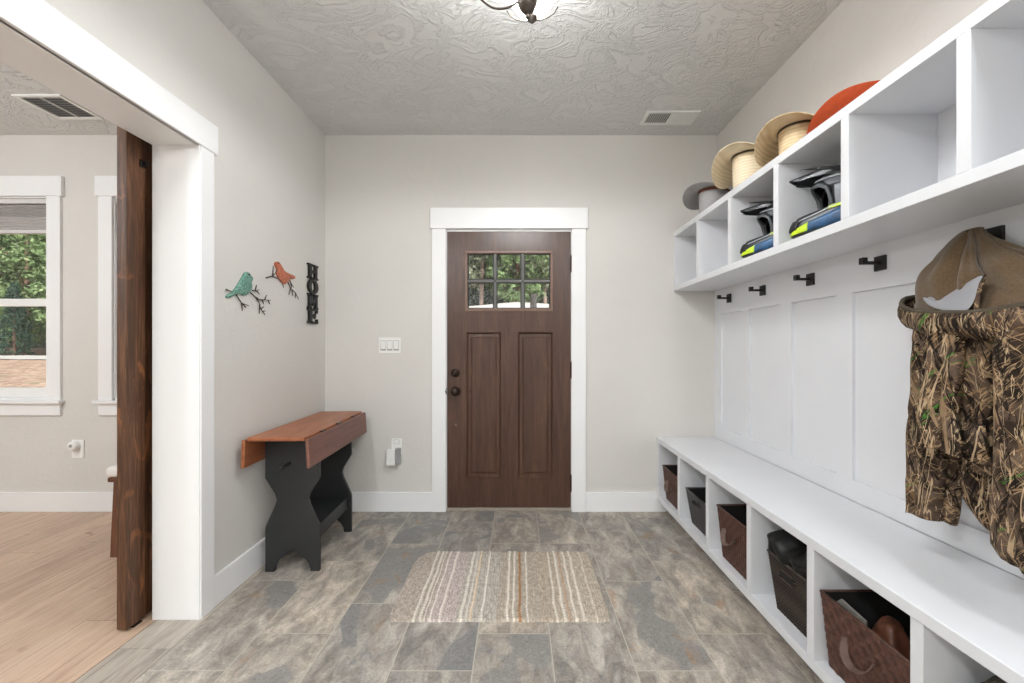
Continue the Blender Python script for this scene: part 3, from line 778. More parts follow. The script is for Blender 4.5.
def woven_basket(label, y0, y1, z1, cell, mat, handle='strap', x0=1.03, x1=1.36, taper=.02, bulge=.003, group=None, sub=4):
    z0 = bz0+T+.001
    top, bot = basket_shell(y0, y1, x0, x1, z0, z1, taper)
    B_ = empty('basket', ((x0+x1)/2, (y0+y1)/2, z0), label, 'basket', group)
    b = MB()
    nw, nd, nh = max(4, round((y1-y0)/cell)), max(4, round((x1-x0)/cell)), max(4, round((z1-z0)/cell))
    wall_grid(b, bot[0], bot[3], top[0], top[3], nw, nh, bulge, (-1,0,0), sub)
    wall_grid(b, bot[1], bot[2], top[1], top[2], nw, nh, bulge, (1,0,0), sub)
    wall_grid(b, bot[0], bot[1], top[0], top[1], nd, nh, bulge, (0,-1,0), sub)
    wall_grid(b, bot[3], bot[2], top[3], top[2], nd, nh, bulge, (0,1,0), sub)
    b.build('body', mat, B_, smooth=True)
    # liner: inner walls + floor
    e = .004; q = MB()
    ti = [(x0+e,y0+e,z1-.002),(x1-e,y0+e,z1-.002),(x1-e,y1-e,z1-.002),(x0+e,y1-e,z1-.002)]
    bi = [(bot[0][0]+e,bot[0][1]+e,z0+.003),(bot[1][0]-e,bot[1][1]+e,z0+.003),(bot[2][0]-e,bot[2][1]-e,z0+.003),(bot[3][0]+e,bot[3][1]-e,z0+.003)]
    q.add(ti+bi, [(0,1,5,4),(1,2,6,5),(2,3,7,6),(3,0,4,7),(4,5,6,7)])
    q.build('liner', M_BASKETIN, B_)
    rim = MB()
    P4 = top+[top[0]]
    for a, c_ in zip(P4[:-1], P4[1:]): rim.tube([a, c_], .0045, 8)
    rim.build('rim', mat, B_, smooth=True)
    yc = (y0+y1)/2
    if handle == 'strap':
        pts = []
        zc = z0+(z1-z0)*.62
        for k in range(17):
            t = k/16; ang = PI*t
            yy = yc-.055*math.cos(ang)
            zz = zc+.010-.055*math.sin(ang)
            xx = x0+taper*(1-(zz-z0)/(z1-z0))-.006-.030*math.sin(ang)
            pts.append((xx, yy, zz))
        h = MB(); rings = []
        for i, p in enumerate(pts):
            p = Vector(p); d = (Vector(pts[min(i+1,16)])-Vector(pts[max(i-1,0)])).normalized()
            wv = d.cross(Vector((1,0,0))); wv = (wv.normalized()*.35+Vector((-.9,0,.2))).normalized() if wv.length > .01 else Vector((-1,0,0))
            nv_ = d.cross(wv).normalized()
            rings.append([p+wv*.011+nv_*.0012, p-wv*.011+nv_*.0012, p-wv*.011-nv_*.0012, p+wv*.011-nv_*.0012])
        h.loft(rings); h.build('handle', M_STRAPHANDLE, B_)
    elif handle == 'slot':
        zc = z0+(z1-z0)*.78; xx = x0+taper*.2
        MB().box(xx-.0055, xx+.002, yc-.045, yc+.045, zc-.012, zc+.012).build('handle_slot', M_BASKETIN, B_, bevel=.006)
        r = [(xx-.006, yc+.052*math.cos(t)*1.0, zc+.018*math.sin(t)) for t in [2*PI*k/20 for k in range(21)]]
        MB().tube(r, .0035, 6).build('handle_rim', mat, B_, smooth=True)
    return B_, z0

g_ = 'dark baskets in the bench cubbies'
woven_basket('brown woven strap basket in the bench cubby nearest the back wall', 2.765, 3.065, .352, .022, M_STRAP, 'strap', group=g_)
woven_basket('black plastic lattice basket with a handle slot, second cubby from the back wall', 2.36, 2.655, .325, .0125, M_BLKPL, 'slot', x0=1.035, taper=.028, bulge=.0028, group=g_, sub=3)
woven_basket('brown woven strap basket in the third bench cubby from the back wall', 1.95, 2.225, .378, .020, M_STRAP, 'strap', group=g_)
woven_basket('black wicker basket lined with a black cloth bag in a bench cubby', 1.535, 1.790, .350, .0125, M_WICKER, 'slot', x0=1.04, taper=.025, bulge=.003, group=g_, sub=3)
woven_basket('nearest brown woven strap basket with light loop handle, below the jacket', 1.125, 1.462, .366, .026, M_STRAP, 'strap', x0=1.03, x1=1.37, taper=.018, bulge=.0065, group=g_)

def blob(name, mat, parent, c, rad, amp=.25, freq=9, seed=0, n=28, zmin=None, label=None, cat=None):
    b = MB(); rings = []
    for i in range(1, n//2):
        th = PI*i/(n//2); ring = []
        for k in range(n):
            ph = 2*PI*k/n
            d = Vector((math.sin(th)*math.cos(ph), math.sin(th)*math.sin(ph), -math.cos(th)))
            s_ = 1+amp*noise.noise(d*freq*.25+Vector((seed,seed*2,0)))+amp*.5*abs(noise.noise(d*freq*.6+Vector((seed,0,9))))
            p = Vector((c[0]+d.x*rad[0]*s_, c[1]+d.y*rad[1]*s_, c[2]+d.z*rad[2]*s_))
            if zmin is not None and p.z < zmin: p.z = zmin
            ring.append(p)
        rings.append(ring)
    b.loft(rings)
    o = b.build(name, mat, parent, smooth=True, subsurf=1)
    return o
M_BLKCLOTH = NT('black_nylon', .5, spec=.35).color(lin(14,14,14)).mat
# black cloth bag bunched in the wicker basket: ruffled skirt over the rim
b = MB(); rings = []
cx_, cy_ = 1.20, 1.662
for i in range(15):
    t = i/14; ring = []
    for k in range(64):
        ph = 2*PI*k/64
        rx = .165+.016*math.sin(PI*t); ry = .134+.020*math.sin(PI*min(1,t*1.4))
        sq = 1/max(abs(math.cos(ph)), abs(math.sin(ph)))**.75
        f = 1+.055*math.sin(9*ph+5*t)+.03*math.sin(17*ph-3*t)+.10*noise.noise(Vector((math.cos(ph)*2.5, math.sin(ph)*2.5, t*3)))
        sh = 1-max(0, t-.35)*.75
        zz = .352+.030*math.sin(3*ph+1)*t - .012*(t < .1) + .105*t**.8*(1+.25*noise.noise(Vector((math.cos(ph)*1.7, math.sin(ph)*1.7, 5))))
        ring.append((max(1.026, cx_+rx*sq*f*sh*math.cos(ph)), min(1.84, cy_+ry*sq*f*sh*math.sin(ph)), zz))
    rings.append(ring)
for i in range(5):
    t = (i+1)/5
    ring = [(cx_+(p[0]-cx_)*(1-t*.85), cy_+(p[1]-cy_)*(1-t*.85), p[2]-.03*t+.02*noise.noise(Vector((p[0]*20*t, p[1]*20, t)))) for p in rings[14]]
    rings.append(ring)
b.loft(rings, caps=True)
tag(b.build('cloth_bag', M_BLKCLOTH, None, smooth=True, subsurf=1), 'bunched black cloth bag overflowing the black wicker basket', 'bag')
# leather glove / strap bundle and a grey folder in the nearest basket
M_LEATHER = simple('brown_leather', lin(96,56,38), .5, nz=.35, scale=25, bump=.3)
b = MB(); rings = []
for i in range(12):
    t = i/11; ring = []
    for k in range(28):
        ph = 2*PI*k/28
        f = 1+.20*abs(math.sin(2.5*ph+5*t))+.25*noise.noise(Vector((math.cos(ph)*2, math.sin(ph)*2, t*4)))
        rr = .055*(1-.55*t**3)*f
        ring.append((1.105+rr*1.0*math.cos(ph)+.02*t, 1.295+rr*1.15*math.sin(ph), .125+.245*t+.010*math.sin(2*ph)*t))
    rings.append(ring)
b.loft(rings)
tag(b.build('leather_glove', M_LEATHER, None, smooth=True, subsurf=1), 'crumpled brown leather glove in the nearest brown basket', 'glove')
tag(MB().prism([(1.30,.14),(1.42,.14),(1.42,.355),(1.40,.375),(1.30,.366)], 0, 1.052, 1.058).build('notebook', simple('grey_card', lin(120,116,110), .7), None, bevel=.001), 'thin grey booklet standing inside the front of the nearest brown basket', 'booklet')
# pale bundle in the far basket
pb = blob('cloth_bundle', simple('cream_cloth', lin(190,182,158), .85, nz=.1, scale=40, bump=.3), None, (1.13, 2.86, .30), (.05,.06,.135), .25, 9, 3)
tag(pb, 'cream cloth bundle poking out of the farthest brown basket', 'cloth')
# dark fuzzy item in the last visible cubby
fz_ = blob('knit_bundle', simple('dark_grey_brown_knit', lin(74,68,60), .9, nz=.4, scale=120, bump=.6), None, (1.125, .985, .275), (.085,.075,.155), .15, 9, 5, zmin=bz0+T+.001)
tag(fz_, 'dark grey-brown knit bundle in the bench cubby at the lower right corner', 'knitwear')

# ------------------------------------------------------------------ cowboy hats, stored crown down
def hat(label, matc, bandc, loc, rot, scale=1.0, droop=.085, lift=.03, tilt=(0,0), ribs=False, crown=.125, long=.205, side_r=.186, name='cowboy_hat'):
    Hh = empty(name, (0,0,0), label, 'hat', 'hats on top of the cubby shelf')
    n = 72
    # crown (inverted: open end up) : elliptic, creased at the bottom
    b = MB(); rings = []
    A, Bb = .098, .082
    hh = crown
    steps = [(0,.60,0.012),(.0,.80,.0),(.02,.90,0),(.10,.945,0),(.3,.965,0),(.6,.98,0),(.85,1.0,0),(1.0,1.02,0)]
    for t, r, _ in steps:
        ring = []
        for k in range(n):
            ph = 2*PI*k/n
            pinch = 1-.10*(1-t)*max(0, math.cos(ph))**2
            z = hh*t
            ring.append((A*r*math.cos(ph), Bb*r*pinch*math.sin(ph), z))
        rings.append(ring)
    inner = []
    # crease: bottom cap pushed up
    cap = [[(x*.5, y*.35, .030) for x, y, z in rings[0]]]
    b.loft(cap+rings, caps=False)
    m0 = len(b.v)
    b.f.append(tuple(range(n-1, -1, -1))); b.m.append(0)
    b.build('crown', matc, Hh, smooth=True, solid=.003)
    # brim
    b = MB(); rings = []
    for i in range(13):
        t = i/12; ring = []
        for k in range(n):
            ph = 2*PI*k/n
            c_, s_ = math.cos(ph), math.sin(ph)
            ra = A*1.02+(long-A)*t; rb = Bb*1.02+(side_r-Bb)*t
            side = abs(s_)**2.2
            z = hh - droop*side*t**1.9 + lift*(abs(c_)**2)*t**1.6
            rb2 = rb*(1-.10*side*t**3)
            ring.append((ra*c_, rb2*s_, z))
        rings.append(ring)
    b.loft(rings, caps=False)
    b.build('brim', matc, Hh, smooth=True, solid=.004, subsurf=1)
    b = MB(); rings = []
    for z, e in ((hh-.022,.0035),(hh-.020,.006),(hh-.006,.006),(hh-.004,.0035)):
        rings.append([((A*(.995)+e)*math.cos(2*PI*k/n), (Bb*.995+e)*math.sin(2*PI*k/n), z) for k in range(n)])
    if not bandc[1]: rings = [[(x, y, hh-(hh-z)*.5) for x, y, z in r] for r in rings]
    b.loft(rings, caps=False); b.build('hat_band', bandc[0], Hh, smooth=True)
    Hh.location = loc; Hh.rotation_euler = (tilt[0], tilt[1], rot); Hh.scale = (scale,)*3
    return Hh
def strawmat(name, c1, c2):
    m = NT(name, .7, spec=.2); v = m.coord()
    w_ = m.node('ShaderNodeTexWave'); w_.wave_type = 'RINGS'; w_.rings_direction = 'Z'; w_.inputs['Scale'].default_value = 70; w_.inputs['Distortion'].default_value = .6; m.link(v, w_.inputs['Vector'])
    w2_ = m.node('ShaderNodeTexWave'); w2_.bands_direction = 'Z'; w2_.inputs['Scale'].default_value = 22; w2_.inputs['Distortion'].default_value = 1.5; m.link(v, w2_.inputs['Vector'])
    f = m.math('MULTIPLY', w2_.outputs['Fac'], .5)
    m.color(m.ramp(m.math('ADD', f, m.math('MULTIPLY', m.noise(v, 90, 2), .3)), [(.1, c1), (.75, c2)])); m.bump(f, .25, .003); return m.mat
M_STRAW1 = strawmat('cream_straw', lin(222,204,172), lin(240,228,202))
M_STRAW2 = strawmat('tan_straw', lin(204,180,140), lin(228,208,172))
M_FELTG = simple('grey_felt', lin(172,170,170), .9, nz=.04, scale=60, bump=.05)
M_FELTO = simple('orange_felt', lin(160,58,8), .85, nz=.08, scale=60, bump=.05)
M_BANDBR = simple('brown_band', lin(110,62,40), .6, nz=.1)
M_BANDBK = simple('dark_band', lin(58,44,34), .5, nz=.1)
HA = math.radians(36)
hz = uz1+.0025
hat('grey felt cowboy hat with brown band upside down, nearest the back wall', M_FELTG, (M_BANDBR, True), (1.238, 2.72, hz), HA, 1.0, .075, .0, crown=.155)
hat('cream straw cowboy hat with dark band upside down, beside the grey hat', M_STRAW1, (M_BANDBK, False), (1.238, 2.28, hz), HA, 1.06, .110, .006, crown=.166)
hat('tan straw cowboy hat upside down between the cream and orange hats', M_STRAW2, (M_BANDBK, False), (1.250, 1.90, hz), HA, 1.0, .105, .0, crown=.125)
ho = hat('orange felt cowboy hat resting on its brim at the near end of the hat row', M_FELTO, (M_BANDBR, True), (0,0,0), 0, .93, .075, .012, crown=.080, long=.250, side_r=.170)
ho.rotation_euler = (PI, 0, math.radians(97)); ho.location = (1.292, 1.58, uz1+.93*(.080+.012)+.004)

# ------------------------------------------------------------------ motocross helmets
def gloss(name, c, rough=.34, spec=.5):
    return simple(name, c, rough, nz=.12, scale=18, spec=spec)
M_HG = gloss('helmet_grey', lin(92,96,100)); M_HD = gloss('helmet_charcoal', lin(44,46,50)); M_HB = simple('helmet_blue', lin(22,72,112), .36, nz=.55, scale=26)
M_HY = gloss('helmet_neon', lin(196,222,44)); M_HK = simple('helmet_black', lin(20,20,22), .5); M_HL = gloss('helmet_light_grey', lin(134,138,146))
M_HW = gloss('helmet_white_line', lin(190,194,198))
def sh(x, y, z):  # helmet shell radius helper: superellipsoid point
    return Vector((x, y, z))
def helmet():
    Hm = empty('motocross_helmet', (0,0,0), 'x', 'helmet', 'motocross helmets in the cubbies')
    # skull: x forward. ellipsoid a=.135 b=.118 c=.125 centred (-.03,0,.145); front opening removed
    def skull(th, ph, e=0):
        # th from top 0..PI, ph around, 0 = forward
        d = Vector((math.sin(th)*math.cos(ph), math.sin(th)*math.sin(ph), math.cos(th)))
        a, b_, c_ = .140+e, .118+e, .122+e
        if d.z < 0: c_ = .135+e
        k = 1.0
        if d.x > 0 and d.z > 0: k += .06*d.x*d.z*4
        return Vector((-.035+a*d.x*k, b_*d.y, .150+c_*d.z))
    def patch(th0, th1, ph0, ph1, e, side, n1=14, n2=30):
        b = MB()
        for sgn in (side,):
            rings = []
            for i in range(n1+1):
                t = i/n1
                th_ = (th0(0)*(1-t)+th1(0)*t) if callable(th0) else th0*(1-t)+th1*t
                rings.append([skull(th_, sgn*(ph0(t)*(1-j/n2)+ph1(t)*(j/n2)), e) for j in range(n2+1)])
            b.loft(rings, caps=False, closed=False)
        return b
    r = math.radians
    # full shell above the brow, sides open forward from eye port
    b = MB(); rings = []
    for i in range(25):
        th = r(3)+(r(150)-r(3))*i/24
        op = 0 if th < r(62) else min(1, (th-r(62))/r(10))
        lim = PI if op == 0 else PI-r(62)*op
        lim = PI - r(50)*min(1, max(0, (th-r(62))/r(10)))
        rings.append([skull(th, PI-lim+ (2*lim)*j/48 if False else PI+(-lim+2*lim*j/48)) for j in range(49)])
    b.loft(rings, caps=False, closed=False)
    b.build('shell', M_HD, Hm, smooth=True, solid=.006)
    # interior padding (dark)
    b = MB(); rings = []
    for i in range(16):
        th = r(5)+(r(140)-r(5))*i/15
        rings.append([skull(th, r(40)+(2*PI-r(80))*j/40, -.014) for j in range(41)])
    b.loft(rings, caps=False, closed=False); b.build('lining', M_HK, Hm, smooth=True, solid=.008)
    # chin guard: band sweeping from the cheeks to a pointed front
    b = MB(); rings = []
    N2 = 40
    def chin(ph, z01, e=0):
        s = math.cos(ph)
        f = max(0, s)
        rx = .135+.078*f**1.5+e; ry = .112-.028*f**2+e
        ztop = .136-.050*f; zbot = .004+.006*f
        z = zbot+(ztop-zbot)*z01
        bul = math.sin(PI*z01)*.010
        lean = -.020*z01*f
        return Vector((-.035+(rx+bul+lean)*math.cos(ph), (ry+bul)*math.sin(ph), z))
    for j in range(N2+1):
        ph = r(-118)+r(236)*j/N2
        out = [chin(ph, k/8) for k in range(9)]; inn = [chin(ph, k/8, -.022) for k in range(8, -1, -1)]
        rings.append(out+inn)
    b.loft(rings); b.build('chin_guard', M_HD, Hm, smooth=True)
    def cpatch(p0, p1, za, zb, e, side):
        b = MB()
        for sgn in (side,):
            rings = []
            for j in range(13):
                t = j/12; ph = sgn*(p0+(p1-p0)*t)
                rings.append([chin(ph, za(t)+(zb(t)-za(t))*k/4, e) for k in range(5)])
            b.loft(rings, caps=False, closed=False)
        return b
    # graphics on the chin guard
    for sgn in (1, -1):
        cpatch(r(30), r(85), lambda t: .10+.25*t, lambda t: .52+.42*t, .0030, sgn).build('graphic_panel', M_HB, Hm, smooth=True, solid=.002)
        cpatch(r(8), r(34), lambda t: .05+.1*t, lambda t: .20+.34*t, .0035, sgn).build('graphic_panel', M_HY, Hm, smooth=True, solid=.002)
        cpatch(r(52), r(110), lambda t: .86-.1*t, lambda t: .99, .0040, sgn).build('graphic_panel', M_HY, Hm, smooth=True, solid=.002)
        cpatch(r(70), r(112), lambda t: .40-.1*t, lambda t: .62-.1*t, .0045, sgn).build('graphic_panel', M_HY, Hm, smooth=True, solid=.002)
        cpatch(r(2), r(60), lambda t: .60+.32*t, lambda t: .64+.34*t, .0050, sgn).build('graphic_line', M_HW, Hm, smooth=True, solid=.001)
        patch(r(36), r(74), lambda t: r(10)+r(36)*t, lambda t: r(80)-r(8)*t, .0035, sgn).build('brow_panel', M_HG, Hm, smooth=True, solid=.004)
        patch(r(76), r(112), lambda t: r(54), lambda t: r(100), .0035, sgn).build('side_panel', M_HL, Hm, smooth=True, solid=.003)
        patch(r(44), r(60), lambda t: r(60)+r(14)*t, lambda t: r(112), .0085, sgn).build('graphic_panel', M_HY, Hm, smooth=True, solid=.002)
        patch(r(50), r(88), lambda t: r(112)+r(12)*t, lambda t: r(150), .0035, sgn).build('graphic_panel', M_HB, Hm, smooth=True, solid=.002)
        patch(r(56), r(60), lambda t: r(14), lambda t: r(70), .010, sgn).build('graphic_line', M_HW, Hm, smooth=True, solid=.001)
        b = MB().tube([skull(r(64), sgn*r(2), .003), skull(r(67), sgn*r(28), .004), skull(r(78), sgn*r(44), .005), skull(r(98), sgn*r(48), .004), skull(r(116), sgn*r(44), .002), skull(r(125), sgn*r(36), .0)], [.006,.008,.008,.007,.007,.006], 8)
        b.build('eye_port_trim', M_HG, Hm, smooth=True)
        MB().lathe([(.001,0),(.012,0),(.012,.006),(.001,.007)], (-.005, sgn*.104, .222), axis='y', n=14).build('visor_screw', M_HY, Hm)
    b = MB().loft([[chin(r(-20)+r(40)*j/12, .30+.5*k/4, .004) for k in range(5)] for j in range(13)], caps=False, closed=False)
    b.build('mouth_vent', M_HK, Hm, smooth=True, solid=.006)
    # visor / peak: a wedge, deep at the temples and thin at the tip
    b = MB(); rings = []
    for i in range(13):
        t = i/12
        x = -.020+.205*t; half = .108*(1-.74*t**1.5)
        top = []; bot = []
        for k in range(17):
            s = -1+2*k/16
            zt = .268-.020*t+.010*math.sin(PI*t) - .014*abs(s)**2 + (.008 if abs(s) < .4 else 0)*(1-t)
            dep = .004+(.012+.040*abs(s)**3)*(1-t)**1.3
            top.append((x-.030*abs(s)**2*t, half*s, zt)); bot.append((x-.030*abs(s)**2*t, half*s*1.02, zt-dep))
        rings.append(top+bot[::-1])
    b.loft(rings); b.build('visor', M_HD, Hm, smooth=False, bevel=.001)
    for sgn in (1, -1):
        MB().prism([(-.02,.222),(.05,.236),(.125,.246),(.165,.254),(.10,.254),(.0,.248)], 1, sgn*.098, sgn*.104).build('visor_rib', M_HK, Hm, bevel=.002)
    return Hm
h1 = helmet(); h1['label'] = 'grey, blue and neon yellow motocross helmet in the cubby beside the orange hat, nearer and larger looking'
h1['label'] = 'nearer blue, grey and neon yellow motocross helmet, right of the other helmet'
h2 = copy_tree(h1); h2['label'] = 'farther blue, grey and neon yellow motocross helmet, left of the other helmet'
hd = math.radians(180-25)
h1.location = (1.300, 1.715, uz0+T+.0005); h1.rotation_euler = (0,0,hd)
h2.location = (1.300, 2.115, uz0+T+.0005); h2.rotation_euler = (0,0,math.radians(180-20))

# ------------------------------------------------------------------ camouflage jacket
m = NT('reed_camouflage', .85, spec=.15)
v = m.coord()
base = m.ramp(m.noise(v, 9, 5, 1.2), [(.34, lin(28,21,17)), (.45, lin(50,39,31)), (.55, lin(80,64,52)), (.64, lin(98,82,70)), (.74, lin(52,41,33))])
c = base
def streaks(c, ang, sc_, th, colr, seed, width=.03, amt=.9, dist=1.0):
    mp = m.node('ShaderNodeMapping'); tc_ = m.node('ShaderNodeTexCoord'); m.link(tc_.outputs['Object'], mp.inputs['Vector'])
    mp.inputs['Rotation'].default_value = (ang, 0, 0); mp.inputs['Location'].default_value = (seed, seed*1.7, seed*.3)
    mp2 = m.node('ShaderNodeMapping'); m.link(mp.outputs[0], mp2.inputs['Vector']); mp2.inputs['Scale'].default_value = (3.0*sc_/10, sc_, sc_*.13)
    f = m.noise(mp2.outputs[0], 3.0, 2, dist, .5)
    k = m.ramp(f, [(th, BW(0)), (th+width*.5, BW(amt)), (th+width*1.6, BW(amt)), (th+width*2.4, BW(0))])
    shade = m.ramp(m.noise(m.coord(), 50, 2), [(.3, tuple(x*.75 for x in colr[:3])+(1,)), (.7, colr)])
    return m.mix(k, c, shade)
c = streaks(c, .25, 13, .62, lin(112,88,62), 3, .035)
c = streaks(c, -.5, 16, .60, lin(160,132,98), 9, .018)
c = streaks(c, .9, 17, .61, lin(176,148,114), 15, .016)
c = streaks(c, -1.1, 19, .62, lin(146,118,86), 21, .016)
c = streaks(c, .12, 17, .60, lin(196,172,140), 27, .018)
c = streaks(c, 2.2, 15, .68, lin(70,128,48), 33, .02)
c = streaks(c, -.25, 18, .60, lin(24,18,14), 41, .035)
c = streaks(c, -.7, 22, .61, lin(176,150,116), 61, .014)
c = streaks(c, .3, 15, .60, lin(22,17,13), 67, .04)
c = streaks(c, -.1, 9, .62, lin(190,164,132), 73, .022)
c = streaks(c, .4, 8, .62, lin(150,124,96), 79, .03)
m.color(c); m.bump(m.noise(m.coord(), 300, 2), .1, .001)
M_CAMO = m.mat
m = NT('brown_fleece', .95, spec=.08)
m.color(m.ramp(m.noise(m.coord(), 160, 3), [(.3, lin(76,60,42)), (.7, lin(98,79,56))])); m.bump(m.noise(m.coord(), 420, 2), .3, .002)
m.b.inputs['Sheen Weight'].default_value = .3
M_FLEECE = m.mat
M_LINING = NT('silver_lining', .35, spec=.6)
M_LINING.color(lin(150,150,154)); M_LINING = M_LINING.mat
M_RIMCLOTH = simple('collar_binding', lin(70,62,48), .9, nz=.15, scale=60)

JK = empty('camouflage_jacket', (1.32, 1.2, .66), 'reed camouflage jacket with brown fleece hood hanging from the nearest black hook', 'jacket')
def sm(a, b_, t): return a+(b_-a)*t
def interp(keys, t):
    for i in range(len(keys)-1):
        if t <= keys[i+1][0]:
            a, b_ = keys[i], keys[i+1]; s = (t-a[0])/(b_[0]-a[0]); s = s*s*(3-2*s)
            return [sm(p, q, s) for p, q in zip(a[1:], b_[1:])]
    return list(keys[-1][1:])
def garment(name, mat, keys, folds=6, amp=.10, seed=0, n=72, m_=40, tw=1.0, xmax=1.418, capend=True, hem=.0, zfold=0., inner=True):
    """keys: (t, x, y, z, rx, ry). vertical-ish tube with soft folds running down."""
    b = MB(); rings = []
    for i in range(m_+1):
        t = i/m_; cx, cy, cz, rx, ry = interp(keys, t); ring = []
        for k in range(n):
            ph = 2*PI*k/n
            nz_ = noise.noise(Vector((math.cos(ph)*1.6+seed, math.sin(ph)*1.6, t*2.2)))
            nf = noise.noise(Vector((math.cos(ph)*4+seed, math.sin(ph)*4, t*7+seed)))
            f = 1+amp*(abs(math.sin(.5*(folds*ph+seed*1.3+tw*2.5*t+1.6*nz_)))*2-1.25)*min(1, .45+t*1.2)+amp*.9*nz_+amp*.35*nf
            zz = cz+hem*math.sin(2*ph+seed)*t*t + zfold*math.sin(t*34+3*nz_+2*math.cos(ph))*.5
            f += zfold*2.2*math.sin(t*34+3*nz_+2*math.cos(ph))
            ring.append((min(xmax, cx+rx*f*math.cos(ph)), cy+ry*f*math.sin(ph), zz))
        rings.append(ring)
    if inner:   # hollow hem: turn in and go back up
        last = rings[-1]; cxl = sum(p[0] for p in last)/n; cyl = sum(p[1] for p in last)/n
        for s, dz_ in ((.93, .004), (.88, .03), (.80, .10)):
            rings.append([(cxl+(p[0]-cxl)*s, cyl+(p[1]-cyl)*s, p[2]+dz_) for p in last])
    b.loft(rings, caps=True)
    return b.build(name, mat, JK, smooth=True)
# back of the body against the panelling
garment('back_panel', M_CAMO, [(0,1.355,1.20,1.33,.050,.17), (.3,1.36,1.22,1.2,.055,.19), (.75,1.355,1.19,.98,.050,.165), (1,1.355,1.17,.87,.045,.14)], 9, .12, 2, xmax=1.425)
# left sleeve (towards the back wall)
garment('sleeve', M_CAMO, [(0,1.335,1.367,1.31,.050,.046), (.15,1.33,1.370,1.22,.060,.052), (.5,1.33,1.368,.98,.060,.056), (.8,1.325,1.372,.77,.062,.062), (1,1.32,1.376,.655,.058,.062)], 5, .13, 5, zfold=.010)
# left front panel with a short flaring hem
garment('front_panel', M_CAMO, [(0,1.245,1.225,1.29,.040,.065), (.25,1.235,1.225,1.18,.040,.062), (.6,1.225,1.225,1.02,.045,.072), (1,1.215,1.205,.900,.050,.095)], 6, .20, 8, hem=.010, capend=False)
# piece between, dark fold
garment('front_panel', M_CAMO, [(0,1.27,1.12,1.29,.055,.07), (.4,1.275,1.13,1.1,.055,.06), (1,1.285,1.13,.86,.055,.06)], 6, .20, 12)
# right sleeve curving across below the hem
garment('sleeve', M_CAMO, [(0,1.30,1.13,1.10,.050,.050), (.35,1.31,1.165,.95,.055,.055), (.6,1.31,1.175,.85,.060,.066), (.82,1.30,1.150,.765,.060,.070), (1,1.285,1.100,.715,.052,.062)], 5, .12, 16, zfold=.009)
# right front hanging lowest
garment('front_panel', M_CAMO, [(0,1.235,1.00,1.30,.060,.085), (.3,1.215,.995,1.15,.065,.078), (.7,1.195,.965,.86,.068,.088), (.93,1.185,.945,.72,.068,.098), (1,1.19,.945,.69,.058,.088)], 6, .15, 20)
garment('sleeve', M_CAMO, [(0,1.34,.93,1.31,.05,.06), (.5,1.34,.91,1.0,.055,.065), (1,1.34,.90,.72,.05,.06)], 4, .09, 25)

# collar: rim curve and rolled camouflage band below it
rim = [(1.375,1.475,1.365),(1.335,1.485,1.355),(1.290,1.440,1.325),(1.240,1.330,1.300),(1.205,1.215,1.287),(1.185,1.110,1.280),(1.180,1.010,1.287),(1.195,.915,1.305),(1.25,.845,1.34),(1.33,.82,1.37),(1.39,.86,1.39),(1.405,1.0,1.40),(1.408,1.15,1.405),(1.408,1.30,1.40),(1.400,1.42,1.38)]
def catmull(P, n, closed=True):
    out = []; L = len(P)
    for i in range(L if closed else L-1):
        p0, p1, p2, p3 = [Vector(P[(i+k) % L]) if closed else Vector(P[max(0, min(L-1, i+k))]) for k in (-1,0,1,2)]
        for j in range(n):
            t = j/n
            out.append(.5*((2*p1)+(-p0+p2)*t+(2*p0-5*p1+4*p2-p3)*t*t+(-p0+3*p1-3*p2+p3)*t**3))
    if not closed: out.append(Vector(P[-1]))
    return out
RM = catmull(rim, 10)
cen = sum(RM, Vector())/len(RM)
b = MB(); rings = []
for t, drop, inw in ((0,.000,.0),(.1,-.006,-.006),(.3,.012,-.014),(.5,.030,-.014),(.75,.050,-.004),(1,.066,.012),(1.1,.064,.03)):
    ring = []
    for i, p in enumerate(RM):
        d = (p-cen); d.z = 0; d.normalize()
        w_ = 1+.25*noise.noise(p*9+Vector((t,0,0)))
        q = p-d*inw*w_; q = Vector((min(1.42, q.x), q.y, p.z-drop*w_))
        ring.append(q)
    rings.append(ring)
b.loft(rings, caps=False); b.build('collar', M_CAMO, JK, smooth=True, solid=.004)
MB().tube([tuple(p+Vector((0,0,.007))) for p in RM]+[tuple(RM[0]+Vector((0,0,.007)))], .0075, 8).build('collar_binding', M_RIMCLOTH, JK, smooth=True)

# hood: fleece drape from the hook to inside the rim, with deep vertical folds
hk = Vector((1.362, 1.290, 1.552))
b = MB(); rings = []; NR = len(RM); 
for i in range(26):
    t = i/25; ring = []
    for k, p in enumerate(RM):
        a = 2*PI*k/NR
        dd = (p-cen); dd.z = 0; dd.normalize(); er = .10+.90*t**(1.4-.6*dd.y)
        rp = cen+(p-cen)*.84
        q = Vector((hk.x+(cen.x-hk.x)*t, hk.y+(cen.y-hk.y)*t, hk.z+(rp.z-.012-hk.z)*t**1.0))
        q.x += (rp.x-cen.x)*er; q.y += (rp.y-cen.y)*er
        d = (p-cen); d.z = 0; d.normalize()
        sw = math.sin(PI*t)**1.3
        q += Vector((-.012*sw, .018*sw, .0))
        fold = math.sin(a*6+2.0*t+1.2*noise.noise(Vector((math.cos(a)*2, math.sin(a)*2, t*2))))
        q += d*.018*(fold+.4*math.sin(a*13+3*t))*sw
        q += d*.016*noise.noise(q*13)*sw
        q.x = min(q.x, 1.422)
        ring.append(q)
    rings.append(ring)
b.loft(rings, caps=False)
b.f.append(tuple(range(NR-1, -1, -1))); b.m.append(0)
b.build('hood', M_FLEECE, JK, smooth=True, solid=.004, subsurf=1)
